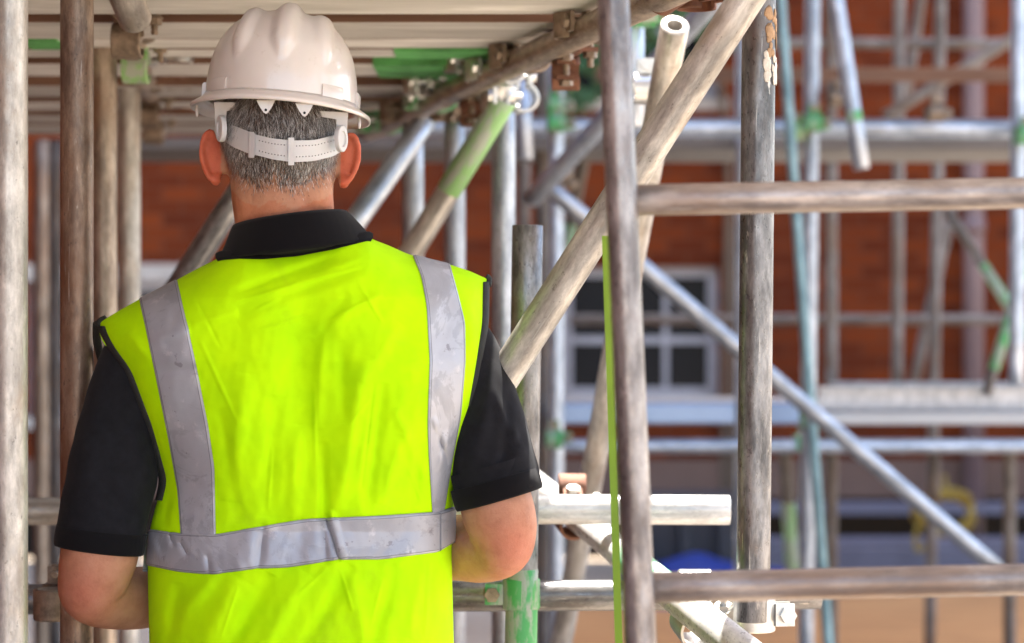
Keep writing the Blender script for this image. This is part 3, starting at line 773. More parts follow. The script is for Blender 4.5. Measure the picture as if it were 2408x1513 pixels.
# ---- hair strands
bv = BVHTree.FromPolygons([v_.co.copy() for v_ in me2.vertices], [p.vertices[:] for p in me2.polygons])
rr = random.Random(11); bm = bmesh.new(); cnt = 0
C0 = PT(664, 330, 3.42)
while cnt < 52000:
    a = rr.uniform(0, 2 * math.pi); ph = rr.uniform(-1.0, .9)
    if math.sin(a) > .35 and rr.random() < .9: continue
    dr = Vector((math.cos(a) * math.cos(ph), math.sin(a) * math.cos(ph), math.sin(ph))).normalized()
    h, nrm, _, _ = bv.ray_cast(C0 + dr * .3, -dr)
    if h is None: continue
    base, px, py = hairline(*h)
    base += 9 * noise.noise(Vector((h.x * 60, h.z * 60, 1)))
    m_ = base - py
    if m_ < -12: cnt += 1; continue
    if m_ < 100 and rr.random() > max(.04, (m_ + 12) / 112) ** 1.5: cnt += 1; continue
    if (px < 524 or px > 800) and h.y < 3.47 and py > 296: cnt += 1; continue
    cnt += 1
    L = (.006 + .010 * min(1, max(0, m_ / 90))) * rr.uniform(.7, 1.2)
    sw = noise.noise(Vector((h.x * 22, 0, h.z * 22)))
    side = (h.x - C0.x) * 4 + sw * 1.2
    g = Vector((side * .5 + rr.gauss(0, .22), 0, -1 + rr.gauss(0, .15)))
    g = (g - nrm * g.dot(nrm)).normalized()
    d1 = (g * .80 + nrm * rr.uniform(.35, .7)).normalized(); d2 = (g + nrm * rr.uniform(.0, .25)).normalized()
    wv = d1.cross(nrm).normalized() * rr.uniform(.00015, .00028)
    p0 = h - nrm * .0008; p1 = p0 + d1 * L * .5; p2 = p1 + d2 * L * .5
    v0, v1 = bm.verts.new(p0 - wv), bm.verts.new(p0 + wv); v2, v3 = bm.verts.new(p1 + wv), bm.verts.new(p1 - wv); v4 = bm.verts.new(p2)
    edge = min(1, abs(px - 662) / 140)
    lo = max(0, 1 - m_ / 110)
    r = rr.random()
    mi = 2 if r < .14 + .30 * edge ** 2 else (1 if r < .40 + .3 * edge else 0)
    f = bm.faces.new((v0, v1, v2, v3)); f.material_index = mi
    f = bm.faces.new((v3, v2, v4)); f.material_index = mi
def hairm(n, c):
    m, t, b = mat_new(n); b.inputs['Base Color'].default_value = (*c, 1); b.inputs['Roughness'].default_value = .45; return m
link('hair', bm, [hairm('dark_hair', (.045, .035, .032)), hairm('grey_hair', (.25, .22, .20)), hairm('white_hair', (.66, .63, .60))], man)

# ---- polo shirt
blk, t, b = mat_new('black_cotton')
v = coords(t, rnd=False)
t.links.new(ramp(t, tnoise(t, v, 60, 6, .7), [(.3, (.008, .008, .010)), (.7, (.015, .015, .019))]), b.inputs['Base Color'])
b.inputs['Roughness'].default_value = .95; b.inputs['Sheen Weight'].default_value = .05; b.inputs['Specular IOR Level'].default_value = .15
bump(t, b, tnoise(t, v, 900, 2), .3, .0006)
rib, t, b = mat_new('ribbed_black_knit')
v = coords(t, rnd=False); b.inputs['Base Color'].default_value = (.0055, .005, .0065, 1); b.inputs['Roughness'].default_value = .95
b.inputs['Sheen Weight'].default_value = .06; b.inputs['Specular IOR Level'].default_value = .15
wv_ = nd(t, 'ShaderNodeTexWave', wave_type='BANDS', bands_direction='X'); wv_.inputs['Scale'].default_value = 210
t.links.new(v, wv_.inputs['Vector']); bump(t, b, wv_.outputs['Fac'], .4, .0006)
bm = bmesh.new(); torso(bm, .004)
shirt = link('polo_shirt', bm, blk, man)
def sleeve(rows, folds, hemtilt):
    p_, r_ = smoothpath([(PT(*n[:3]), n[3] * K * n[2]) for n in rows], 10)
    n = len(p_); rings = []; bmS = bmesh.new(); seg = 72
    fr = []
    pu = None
    for i, p in enumerate(p_):
        a = (p_[min(i + 1, n - 1)] - p_[max(i - 1, 0)]).normalized()
        f = i / (n - 1)
        a = (a * (1 - f * .9) + Vector(hemtilt).normalized() * f * .9).normalized()
        u = Vector((1, 0, 0)); u = (u - a * u.dot(a)).normalized(); v = a.cross(u)
        fr.append((p, r_[i], a, u, v))
    def pos(i, th, grow=0.0):
        p, r, a, u, v = fr[i]
        q = p + u * math.cos(th) * r + v * math.sin(th) * r * .92
        dsp = .0035 * noise.noise(q * 11) + .002 * noise.noise(q * 26)
        x, y = toimg(q)
        for (x0, y0, x1, y1, w_, am) in folds:
            dx, dy_ = x1 - x0, y1 - y0; L2 = dx * dx + dy_ * dy_
            t_ = min(1, max(0, ((x - x0) * dx + (y - y0) * dy_) / L2)); ddx, ddy = x - x0 - t_ * dx, y - y0 - t_ * dy_
            if q.y < p.y: dsp += am * math.exp(-(ddx * ddx + ddy * ddy) / (w_ * w_)) * math.sin(math.pi * min(1, max(0.0, t_ * .9 + .05)))
        dr = (u * math.cos(th) + v * math.sin(th))
        return q + dr * (dsp + grow)
    for i in range(n): rings.append([bmS.verts.new(pos(i, 2 * math.pi * k / seg)) for k in range(seg)])
    inner = [bmS.verts.new(fr[-1][0] + (v_.co - fr[-1][0]) * .955 + fr[-1][2] * .0) for v_ in rings[-1]]; rings.append(inner)
    up_ = [bmS.verts.new(v_.co - fr[-1][2] * .05) for v_ in inner]; rings.append(up_)
    for a_, b_ in zip(rings, rings[1:]):
        for k in range(seg): bmS.faces.new((a_[k], a_[(k + 1) % seg], b_[(k + 1) % seg], b_[k]))
    s_ = link('sleeve', bmS, blk, shirt)
    # ribbed cuff band
    bmC = bmesh.new(); m_ = n - 1; rings = []
    A = fr[m_][2]
    for (back, grow) in ((.029, -.001), (.028, .0022), (.015, .003), (.002, .0026), (-.0015, .0012), (-.0015, -.004), (.012, -.004)):
        rings.append([bmC.verts.new(pos(m_, 2 * math.pi * k / seg, grow) - A * back) for k in range(seg)])
    for a_, b_ in zip(rings, rings[1:]):
        for k in range(seg): bmC.faces.new((a_[k], a_[(k + 1) % seg], b_[(k + 1) % seg], b_[k]))
    link('cuff', bmC, rib, shirt)
sleeve([(400, 790, 3.47, 85), (335, 850, 3.46, 92), (302, 930, 3.45, 96), (278, 1020, 3.44, 99), (260, 1130, 3.43, 105), (244, 1215, 3.425, 103), (235, 1292, 3.42, 99)],
       [(300, 950, 370, 1180, 18, .004), (210, 1100, 330, 1240, 20, -.004), (240, 900, 200, 1150, 22, .003)], (-.13, .0, -1))
sleeve([(1000, 770, 3.47, 90), (1062, 820, 3.46, 98), (1102, 900, 3.45, 98), (1130, 980, 3.44, 101), (1152, 1060, 3.43, 103), (1166, 1120, 3.425, 104), (1174, 1172, 3.42, 101)],
       [(1165, 850, 1110, 1130, 13, .006), (1200, 930, 1185, 1120, 11, -.006), (1150, 900, 1235, 1090, 13, .005), (1120, 1000, 1090, 1120, 14, .005), (1235, 1010, 1140, 1150, 12, -.004)], (.30, .0, -1))
# collar
bm = bmesh.new(); rings = []; seg = 90
def collar_ring(xl, yl, xr, yr, ynear, d, depth, back):
    out = []
    for k in range(seg + 1):
        th = math.pi * (1.0 - k / seg) if False else 2 * math.pi * k / seg
        s = -math.cos(th); cx = (xl + xr) / 2; hw = (xr - xl) / 2
        px = cx + s * hw; yl_ = (yl + yr) / 2 + s * (yr - yl) / 2
        nearf = math.sin(th)       # +1 near camera
        dd = d - nearf * depth
        py = yl_ + (ynear - (yl + yr) / 2) * max(0, nearf) ** .8 + (back * max(0, -nearf))
        out.append((px, py, dd))
    return out
RG = [collar_ring(560, 545, 802, 515, 520, 3.43, .082, 60), collar_ring(552, 534, 808, 502, 506, 3.43, .088, 60), collar_ring(546, 534, 816, 499, 501, 3.43, .093, 60),
      collar_ring(541, 545, 826, 507, 509, 3.43, .098, 65), collar_ring(528, 578, 852, 533, 548, 3.43, .106, 75), collar_ring(518, 598, 868, 552, 580, 3.43, .112, 85), collar_ring(516, 604, 872, 560, 590, 3.43, .110, 90), collar_ring(530, 600, 858, 562, 584, 3.43, .100, 90), collar_ring(522, 612, 862, 576, 600, 3.44, .088, 90), collar_ring(500, 660, 890, 625, 650, 3.45, .075, 90)]
for rg in RG: rings.append([bm.verts.new(PT(*q) + Vector((0, .0012 * noise.noise(Vector((q[0] * .02, q[1] * .02, 0))), 0))) for q in rg[:-1]])
for a_, b_ in zip(rings, rings[1:]):
    for k in range(seg): bm.faces.new((a_[k], a_[(k + 1) % seg], b_[(k + 1) % seg], b_[k]))
link('collar', bm, rib, shirt)

# ---- vest: back and front panels
Lp = [(0, 262), (765, 232), (810, 252), (870, 296), (1000, 345), (1060, 362), (1130, 381), (1185, 368), (1245, 352), (1330, 347), (1513, 351), (1700, 356)]
Rp = [(0, 1142), (655, 1147), (760, 1145), (860, 1130), (950, 1114), (1090, 1085), (1180, 1068), (1300, 1062), (1513, 1067), (1700, 1072)]
TOPp = [(225, 770), (240, 755), (285, 728), (330, 703), (385, 676), (440, 645), (480, 624), (515, 607), (560, 603), (620, 604), (700, 597), (780, 582), (868, 560), (915, 578), (960, 598), (1010, 612), (1060, 623), (1105, 638), (1147, 657)]
Lf = lambda y: smooth_poly(Lp, y, h=18); Rf = lambda y: smooth_poly(Rp, y, h=18); Tf = lambda x: smooth_poly(TOPp, x, h=9)
FOLDS = [  # x0,y0,x1,y1,width,amp (metres, + = towards the viewer)
 (860, 600, 620, 700, 9, .0035), (880, 640, 560, 760, 12, .003), (800, 600, 540, 690, 8, -.003), (900, 690, 700, 800, 10, .003), (560, 735, 450, 760, 9, .003),
 (820, 690, 740, 800, 9, -.003), (940, 760, 850, 900, 12, .003),
 (760, 780, 745, 1010, 10, .004), (800, 800, 810, 1000, 13, -.004), (860, 840, 790, 1200, 14, .005), (905, 900, 860, 1205, 12, -.005), (700, 1000, 690, 1220, 14, .005), (650, 930, 625, 1220, 15, -.005),
 (580, 880, 540, 1180, 18, .006), (520, 960, 560, 1230, 12, -.004), (760, 1040, 765, 1330, 9, -.006), (775, 1200, 808, 1320, 6, .007), (768, 1210, 800, 1320, 5, -.006),
 (950, 1020, 900, 1190, 12, .004), (985, 1060, 975, 1190, 9, -.004), (930, 960, 1000, 1130, 10, .004),
 (560, 1360, 470, 1520, 20, .007), (640, 1350, 520, 1560, 15, -.008), (720, 1350, 600, 1560, 18, .007), (420, 1370, 395, 1520, 13, -.006), (520, 1340, 420, 1450, 12, .005), (830, 1330, 700, 1540, 14, -.006), (820, 1340, 860, 1520, 14, .004), (930, 1330, 870, 1540, 13, -.004), (1000, 1310, 960, 1500, 12, .004),
 (370, 1150, 350, 1260, 9, .004), (400, 1150, 385, 1240, 8, -.004), (425, 1270, 445, 1310, 5, -.005), (360, 1255, 380, 1320, 6, .004), (400, 1250, 415, 1290, 4, -.004), (620, 1230, 610, 1340, 8, -.004), (490, 1300, 495, 1350, 6, -.003),
 (355, 800, 445, 775, 10, .004), (370, 880, 460, 862, 8, -.003), (300, 780, 350, 850, 10, .004), (1015, 980, 1060, 1070, 5, .004), (1030, 1000, 1050, 1100, 5, -.005), (1055, 1010, 1030, 1110, 6, .004), (1100, 700, 1120, 850, 10, .003), (990, 620, 1130, 660, 6, .002)]
FOLDS += [(545, 712, 700, 668, 3.5, .0016), (700, 668, 862, 622, 3.5, .0016), (560, 690, 640, 660, 3, -.0012), (600, 780, 760, 730, 3.5, .0014), (840, 660, 900, 760, 3.5, .0016), (760, 760, 900, 690, 3.2, .0014), (738, 900, 742, 1100, 3.5, .0014), (660, 700, 590, 735, 3.2, .0014), (880, 900, 850, 1150, 3.5, -.0014), (820, 1000, 870, 940, 3, .0013), (640, 1050, 630, 1200, 3.5, .0014), (560, 1380, 520, 1500, 3.5, .0016), (800, 1340, 830, 1440, 3.2, .0016), (900, 1360, 870, 1480, 3.2, .0014), (380, 960, 400, 1060, 3, .0012), (770, 1335, 700, 1400, 3.5, .0015), (960, 1100, 990, 1180, 3, .0014), (470, 800, 560, 1000, 4, .0014), (460, 700, 520, 820, 3.5, -.0012), (1010, 1320, 1000, 1500, 4, .0015)]
import functools
def depth(px, py, sgn=-1):
    l, r = Lf(py), Rf(py)
    s = min(1, max(0, (px - l) / (r - l)))
    q = abs(2 * s - 1)
    prof = (max(0, 1 - q ** 2.7)) ** .55
    g = min(1, max(0, (py - Tf(px)) / 135)); g = math.sqrt(max(0, 1 - (1 - g) ** 2))
    A = lerp_poly([(560, .115), (700, .150), (850, .158), (1050, .145), (1250, .128), (1500, .150), (1700, .155)], py)
    arm = math.exp(-((py - 930) / 150) ** 2) * .045
    nk = 1 / (1 + math.exp(-(px - 520) / 22)) / (1 + math.exp((px - 872) / 22)); g0 = .18 + .66 * nk
    back = A * prof * (g0 + (1 - g0) * g) + arm * (1 - prof) * g
    # spine hollow between the shoulder blades
    back -= .012 * math.exp(-((px - 715) / 60) ** 2) * math.exp(-((py - 880) / 260) ** 2)
    return back if sgn < 0 else back * .80 + .005
def fold(px, py):
    s = 0
    for (x0, y0, x1, y1, w_, am) in FOLDS:
        dx, dy_ = x1 - x0, y1 - y0; L2 = dx * dx + dy_ * dy_
        t_ = ((px - x0) * dx + (py - y0) * dy_) / L2
        if t_ < -.1 or t_ > 1.1: continue
        tc_ = min(1, max(0, t_)); ddx, ddy = px - x0 - tc_ * dx, py - y0 - tc_ * dy_
        e = (ddx * ddx + ddy * ddy) / (w_ * w_ * 1.7)
        if e < 6: s += am * math.exp(-e) * (math.sin(math.pi * tc_) ** .5 if 0 < tc_ < 1 else 0)
    s += .0050 * noise.noise(Vector((px * .006 + py * .002, py * .0028, 4))) + .0022 * noise.noise(Vector((px * .018 + py * .007, py * .007, 9))) + .0007 * noise.noise(Vector((px * .05, py * .035, 2)))
    return s
def vp(px, py, off=0.0, sgn=-1):
    f0 = lambda x, y: PT(x, y, 3.46 + sgn * depth(x, y, sgn) - (1.15 * fold(x, y) if sgn < 0 else 0))
    p = f0(px, py)
    if off:
        e = 1.5
        n = (f0(px + e, py) - f0(px - e, py)).cross(f0(px, py + e) - f0(px, py - e))
        if n.length > 1e-12:
            n.normalize()
            if n.y * sgn < 0: n = -n
            p = p + n * off
    return p
viz, t, b = mat_new('hi_vis_yellow_knit')
v = coords(t, rnd=False)
wv_ = nd(t, 'ShaderNodeTexWave', wave_type='BANDS', bands_direction='X'); wv_.inputs['Scale'].default_value = 210; wv_.inputs['Distortion'].default_value = .6
t.links.new(v, wv_.inputs['Vector'])
c = ramp(t, tnoise(t, v, 14, 5, .6), [(.3, (.44, .86, .0)), (.7, (.56, .98, .0))])
c = mixc(t, ramp(t, wv_.outputs['Fac'], [(.2, .0), (.9, .10)]), c, (.34, .74, .0))
c = mixc(t, ramp(t, tnoise(t, v, 70, 5, .7), [(.72, 0.0), (.78, .5)]), c, (.30, .42, .02))
c = mixc(t, ramp(t, tnoise(t, v, 5.5, 6, .7, .5), [(.56, 0.0), (.72, .28)]), c, (.30, .46, .02))
t.links.new(c, b.inputs['Base Color']); b.inputs['Roughness'].default_value = .8; b.inputs['Specular IOR Level'].default_value = .12
bump(t, b, wv_.outputs['Fac'], .25, .0005)
bm = bmesh.new(); NU, NV = 310, 330; BOT = 1690
def panel(sgn):
    g = []
    for j in range(NV + 1):
        row = []
        for i in range(NU + 1):
            s = i / NU
            # rows follow the top edge near the top
            xt = 232 + (1147 - 232) * s
            yt = Tf(xt)
            tt = (j / NV)
            py = yt + (BOT - yt) * tt
            px = Lf(py) + (Rf(py) - Lf(py)) * s
            if tt < .08:
                k = tt / .08; px = xt * (1 - k) + px * k
            row.append(bm.verts.new(vp(px, py, 0, sgn)))
        g.append(row)
    for j in range(NV):
        for i in range(NU): bm.faces.new((g[j][i], g[j][i + 1], g[j + 1][i + 1], g[j + 1][i]))
    return g
panel(-1); 
vest = link('safety_vest', bm, viz, man)
bm = bmesh.new(); NU, NV = 60, 60; panel(1)
fp = link('front_panel', bm, viz, vest)
# bindings
bind = plain('olive_black_binding', (.018, .020, .018), .8, 0, .3, 60, .3)
def strip_tube(pts, r, parent, name='binding', mat=None):
    bm = bmesh.new(); ringtube(bm, pts, [r] * len(pts), 10); return link(name, bm, mat or bind, parent)
def binding_strip(edge, wpx, inward, off=.002):
    bm = bmesh.new(); prev = None
    for (x, y) in edge:
        cs = []
        for k, (f, o_) in enumerate(((0, -.001), (0, off + .0015), (.5, off + .002), (1, off), (1, -.001))):
            cs.append(bm.verts.new(vp(x + inward * wpx * f - inward * 3, y, o_)))
        if prev:
            for k in range(4): bm.faces.new((prev[k], prev[k + 1], cs[k + 1], cs[k]))
        prev = cs
    link('armhole_binding', bm, bind, vest)
binding_strip([(Lf(y) - 2, y) for y in range(768, 1180, 5)], 17, 1)
binding_strip([(Rf(y) + 2, y) for y in range(664, 1120, 5)], 16, -1)
# front armhole edge that flares past the left shoulder
bm = bmesh.new()
e1 = [(228, 762, 3.47), (228, 800, 3.50), (240, 850, 3.53), (262, 910, 3.55), (285, 980, 3.56)]
p_, r_ = smoothpath([(PT(*q), .006) for q in e1], 6); ringtube(bm, p_, r_, 10); link('armhole_binding', bm, bind, vest)
# shoulder caps: small dark ends
for pts in ([(232, 770, 3.455), (236, 757, 3.46), (250, 750, 3.46)], [(1147, 672, 3.455), (1149, 658, 3.46), (1142, 652, 3.46)]):
    bm = bmesh.new(); p_, r_ = smoothpath([(PT(*q), .0055) for q in pts], 4); ringtube(bm, p_, r_, 10); link('armhole_binding', bm, bind, vest)
# neck binding
bm = bmesh.new(); prev = None
for k in range(91):
    x = 512 + (872 - 512) * k / 90; y = Tf(x)
    cs = [bm.verts.new(vp(x, y + a, o_)) for a, o_ in ((6, -.0005), (6, .0028), (-2, .004), (-12, .004), (-17, -.001))]
    if prev:
        for q in range(4): bm.faces.new((prev[q], prev[q + 1], cs[q + 1], cs[q]))
    prev = cs
link('neck_binding', bm, rib, vest)
# reflective bands
ref, t, b = mat_new('grey_reflective_tape')
v = coords(t, rnd=False)
n1 = tnoise(t, v, 11, 6, .7, 1.0)
c = ramp(t, tnoise(t, v, 4, 5, .6), [(.3, (.34, .355, .41)), (.7, (.50, .515, .57))])
c = mixc(t, ramp(t, n1, [(.53, 0.0), (.56, .42), (.66, .55)]), c, (.26, .27, .31))
c = mixc(t, ramp(t, tnoise(t, v, 30, 7, .75), [(.58, 0.0), (.66, .5)]), c, (.60, .59, .63))
c = mixc(t, ramp(t, tnoise(t, v, 48, 5, .6), [(.66, 0.0), (.69, .7)]), c, (.20, .19, .22))
uv = nd(t, 'ShaderNodeTexCoord'); sx = nd(t, 'ShaderNodeSeparateXYZ'); t.links.new(uv.outputs['UV'], sx.inputs[0])
pp = nd(t, 'ShaderNodeMath', operation='PINGPONG'); pp.inputs[1].default_value = .5; t.links.new(sx.outputs[0], pp.inputs[0])
edge = ramp(t, pp.outputs[0], [(.0, .55), (.025, .0), (.045, .0), (.05, .7), (.065, .7), (.07, 0.0)])
edge.node.color_ramp.interpolation = 'LINEAR'
c = mixc(t, edge, c, (.12, .12, .13))
t.links.new(c, b.inputs['Base Color']); b.inputs['Roughness'].default_value = .42; b.inputs['Metallic'].default_value = .25
bump(t, b, tnoise(t, v, 60, 6, .7), .25, .002)
def ribbon(ea, eb, off, axis, n=120, m=26, sgn=-1):
    """strip between two edge polylines; axis 1: parametrised by y, 0: by x"""
    bm = bmesh.new(); uvl = bm.loops.layers.uv.new('UVMap'); g = []
    a0, a1 = ea[0][axis], ea[-1][axis]; b0, b1 = eb[0][axis], eb[-1][axis]
    for j in range(n + 1):
        t_ = j / n; ya = a0 + (a1 - a0) * t_; yb = b0 + (b1 - b0) * t_
        xa = smooth_poly(ea, ya, axis, 1 - axis, 12) if 0 < t_ < 1 else lerp_poly(ea, ya, axis, 1 - axis); xb = smooth_poly(eb, yb, axis, 1 - axis, 12) if 0 < t_ < 1 else lerp_poly(eb, yb, axis, 1 - axis)
        row = []
        for i in range(m + 1):
            s = i / m; p = xa + (xb - xa) * s; q = ya + (yb - ya) * s
            x, y = (p, q) if axis == 1 else (q, p)
            row.append((bm.verts.new(vp(x, y, off * (1 if 0 < i < m else .4), sgn)), s, t_))
        g.append(row)
    for j in range(n):
        for i in range(m):
            q = (g[j][i], g[j][i + 1], g[j + 1][i + 1], g[j + 1][i])
            f = bm.faces.new([z[0] for z in q])
            for lp, z in zip(f.loops, q): lp[uvl].uv = (z[1], z[2])
    return link('reflective_band', bm, ref, vest)
ribbon([(328, 705), (345, 780), (370, 900), (400, 1050), (418, 1150), (426, 1257)], [(417, 660), (440, 760), (462, 860), (490, 1000), (505, 1100), (508, 1260)], .0024, 1)
ribbon([(970, 602), (990, 650), (1003, 720), (1010, 850), (1005, 1000), (1008, 1080), (1016, 1207)], [(1058, 624), (1076, 690), (1093, 760), (1094, 850), (1083, 980), (1062, 1090), (1043, 1200)], .0024, 1)
HT = [(356, 1245), (430, 1255), (510, 1257), (600, 1240), (720, 1220), (770, 1218), (900, 1212), (1030, 1203), (1062, 1192)]
HB = [(349, 1330), (420, 1345), (500, 1352), (600, 1338), (680, 1335), (800, 1316), (900, 1316), (1032, 1298), (1060, 1277)]
ribbon(HT, HB, .0040, 0, 200, 26)
ribbon([(1030, 1203), (1064, 1192)], [(1030, 1298), (1064, 1275)], .0052, 0, 12, 26)
ribbon([(340, 1255), (700, 1240), (1070, 1190)], [(335, 1345), (700, 1330), (1070, 1275)], .0030, 0, 60, 8, 1)

# trousers, boots
bm = bmesh.new()
for s in (-1, 1):
    hx = FEET.x + s * .095
    p_, r_ = smoothpath([(Vector((hx - s * .01, 3.46, .88)), .105), (Vector((hx + s * .01, 3.45, .65)), .096), (Vector((hx + s * .015, 3.44, .48)), .080), (Vector((hx + s * .02, 3.45, .33)), .078), (Vector((hx + s * .025, 3.45, .09)), .072)], 6)
    ringtube(bm, p_, r_, 28)
ellips(bm, Vector((FEET.x, 3.46, .93)), (.195, .125, .13))
link('trousers', bm, plain('navy_work_trousers', (.02, .022, .03), .9), man)
for s in (-1, 1):
    bm = bmesh.new(); hx = FEET.x + s * .12
    p_, r_ = smoothpath([(Vector((hx, 3.44, .16)), .055), (Vector((hx, 3.44, .08)), .057), (Vector((hx, 3.50, .062)), .052), (Vector((hx, 3.58, .048)), .042)], 5); ringtube(bm, p_, r_, 20)
    ellips(bm, p_[-1], (r_[-1],) * 3)
    for v_ in bm.verts: v_.co.z = max(v_.co.z, .012)
    bt = link('boot', bm, plain('black_boot_leather', (.02, .018, .016), .5), man)
    bm = bmesh.new(); box(bm, hx - .052, hx + .052, 3.385, 3.625, 0.001, .014, .004); link('sole', bm, plain('boot_sole', (.03, .03, .03), .9), bt)
for s in (-1, 1):
    bm = bmesh.new(); ellips(bm, PT(662 + s * 50, 320, 3.512), (.0115, .0115, .0115)); link('eye', bm, plain('eye_white', (.75, .72, .70), .2, 0, 0, 5, 0), man)

# ---- hard hat
hat_m, t, b = mat_new('white_hat_plastic')
v = coords(t, rnd=False)
c = ramp(t, tnoise(t, v, 9, 5), [(.3, (.60, .555, .53)), (.7, (.66, .62, .60))])
c = mixc(t, ramp(t, tnoise(t, v, 55, 6, .7), [(.60, 0.0), (.72, .4)]), c, (.42, .34, .29))
c = mixc(t, ramp(t, tnoise(t, coords(t, (160, 160, 12), rnd=False), 1.0, 4, .6), [(.68, 0.0), (.74, .35)]), c, (.38, .31, .27))
t.links.new(c, b.inputs['Base Color']); b.inputs['Roughness'].default_value = .28; b.inputs['Coat Weight'].default_value = .5; b.inputs['Coat Roughness'].default_value = .08
b.inputs['Subsurface Weight'].default_value = .08; b.inputs['Subsurface Scale'].default_value = .01
bump(t, b, tnoise(t, v, 120, 4), .06, .001)
har = plain('milky_plastic', (.55, .54, .54), .35, 0, .04, 20, .03); har.node_tree.nodes['Principled BSDF'].inputs['Subsurface Weight'].default_value = .1; har.node_tree.nodes['Principled BSDF'].inputs['Subsurface Scale'].default_value = .005
HC = PT(661, 247, 3.42)
HR = Matrix.Rotation(R(4.0), 3, 'Y') @ Matrix.Rotation(R(-1.0), 3, 'X')
SX, SY, SZ = .1050, .139, .1300
def H(x, y, z): return HC + HR @ Vector((x, y, z))
ridges = [(0.008, .0115, .0120), (-.041, .0085, .0075), (.051, .0085, .0070)]
def shell(u, vv, off=0.0):
    """u azimuth (0 = photo right, -90 = towards camera), vv 0 brim .. 1 crown"""
    e = 2.6
    z = SZ * math.sin(vv * math.pi / 2) ** (2 / e); rr_ = max(0, math.cos(vv * math.pi / 2)) ** (2 / e)
    flare = 1 + .018 * (1 - vv) ** 3
    x = SX * rr_ * math.cos(u) * flare; y = SY * rr_ * math.sin(u) * flare
    n = Vector((x / SX ** 2, y / SY ** 2, z / SZ ** 2)).normalized()
    k = 0
    for (rx, w_, am) in ridges:
        q = z / SZ; hgt = min(1, max(0, (q - .34) / .28)); hgt = hgt * hgt * (3 - 2 * hgt)
        cx = rx * (1 + .55 * (1 - q)) if abs(rx) > .02 else rx + .003 * (1 - q)
        f = math.exp(-abs((x - cx) / (w_ * (.50 + .75 * hgt))) ** 3)
        if y > .05: hgt *= max(0, 1 - (y - .05) / .05)
        k += am * f * hgt
    p = Vector((x, y, z)) + n * (k + off)
    return H(*p)
hat = empty('hard_hat', HC, None, None); hat.parent = man; bpy.context.view_layer.update(); hat.matrix_parent_inverse = man.matrix_world.inverted()
bm = bmesh.new(); NU, NV = 260, 90
def dome(off, rev=False):
    g = [[bm.verts.new(shell(2 * math.pi * i / NU, (j / NV) * .992, off)) for i in range(NU)] for j in range(NV + 1)]
    top = bm.verts.new(shell(0, 1, off))
    for j in range(NV):
        for i in range(NU): bm.faces.new((g[j][i], g[j][(i + 1) % NU], g[j + 1][(i + 1) % NU], g[j + 1][i]))
    for i in range(NU): bm.faces.new((g[-1][i], g[-1][(i + 1) % NU], top))
    return g[0]
o_ = dome(0); i_ = dome(-.003)
for k in range(NU): bm.faces.new((o_[k], o_[(k + 1) % NU], i_[(k + 1) % NU], i_[k]))
link('shell', bm, hat_m, hat)
# brim ring, wide peak at the front
bm = bmesh.new(); rings = []
for i in range(NU):
    u = 2 * math.pi * i / NU; cu, su = math.cos(u), math.sin(u)
    wd = .013 + (.045 * max(0, su) ** 2) + .007 * abs(cu) ** 2
    dz = -.006 * abs(cu) ** 2
    prof = [(-.004, .002), (.001, .0065), (.004, .002), (wd * .5, .000), (wd - .001, -.003), (wd, -.005), (wd, -.0085), (wd - .003, -.0095), (wd - .004, -.0065), (.003, -.006), (-.003, -.007), (-.004, -.001)]
    rings.append([bm.verts.new(H((SX * 1.018 + a) * cu, (SY * 1.018 + a) * su, z + dz * max(0, a) / .02)) for a, z in prof])
m_ = len(rings[0])
for i in range(NU):
    a_, b_ = rings[i], rings[(i + 1) % NU]
    for k in range(m_): bm.faces.new((a_[k], a_[(k + 1) % m_], b_[(k + 1) % m_], b_[k]))
link('brim', bm, hat_m, hat)
# slot blocks on the shell sides, drip tabs
def wedge(u0, u1, z0, z1, out):
    bm = bmesh.new(); n_ = 10; rings = []
    for k in range(n_ + 1):
        u = R(u0 + (u1 - u0) * k / n_); cu, su = math.cos(u), math.sin(u)
        rings.append([bm.verts.new(H((SX * 1.0 + a) * cu, (SY * 1.0 + a) * su, z)) for a, z in ((-.004, z0), (out, z0), (out, z1 - .003), (out - .002, z1), (-.006, z1))])
    for a_, b_ in zip(rings, rings[1:]):
        for k in range(5): bm.faces.new((a_[k], a_[(k + 1) % 5], b_[(k + 1) % 5], b_[k]))
    bm.faces.new(rings[0]); bm.faces.new(rings[-1][::-1])
    return sharp(link('slot_block', bm, hat_m, hat))
wedge(-128, -148, .002, .022, .004); wedge(-52, -32, .002, .022, .004)
wedge(-171, -186, .002, .022, .0065); wedge(-9, 6, .002, .022, .0065)
for (u, a) in ((-167, .012), (-13, .012)):
    bm = bmesh.new(); uu = R(u)
    p = H((SX + a) * math.cos(uu), (SY + a) * math.sin(uu), -.012)
    ringtube(bm, [p, p + Vector((0, 0, -.013)), p + Vector((0, 0, -.017))], [.0022, .0022, .0012], 10); link('rain_tab', bm, hat_m, hat)
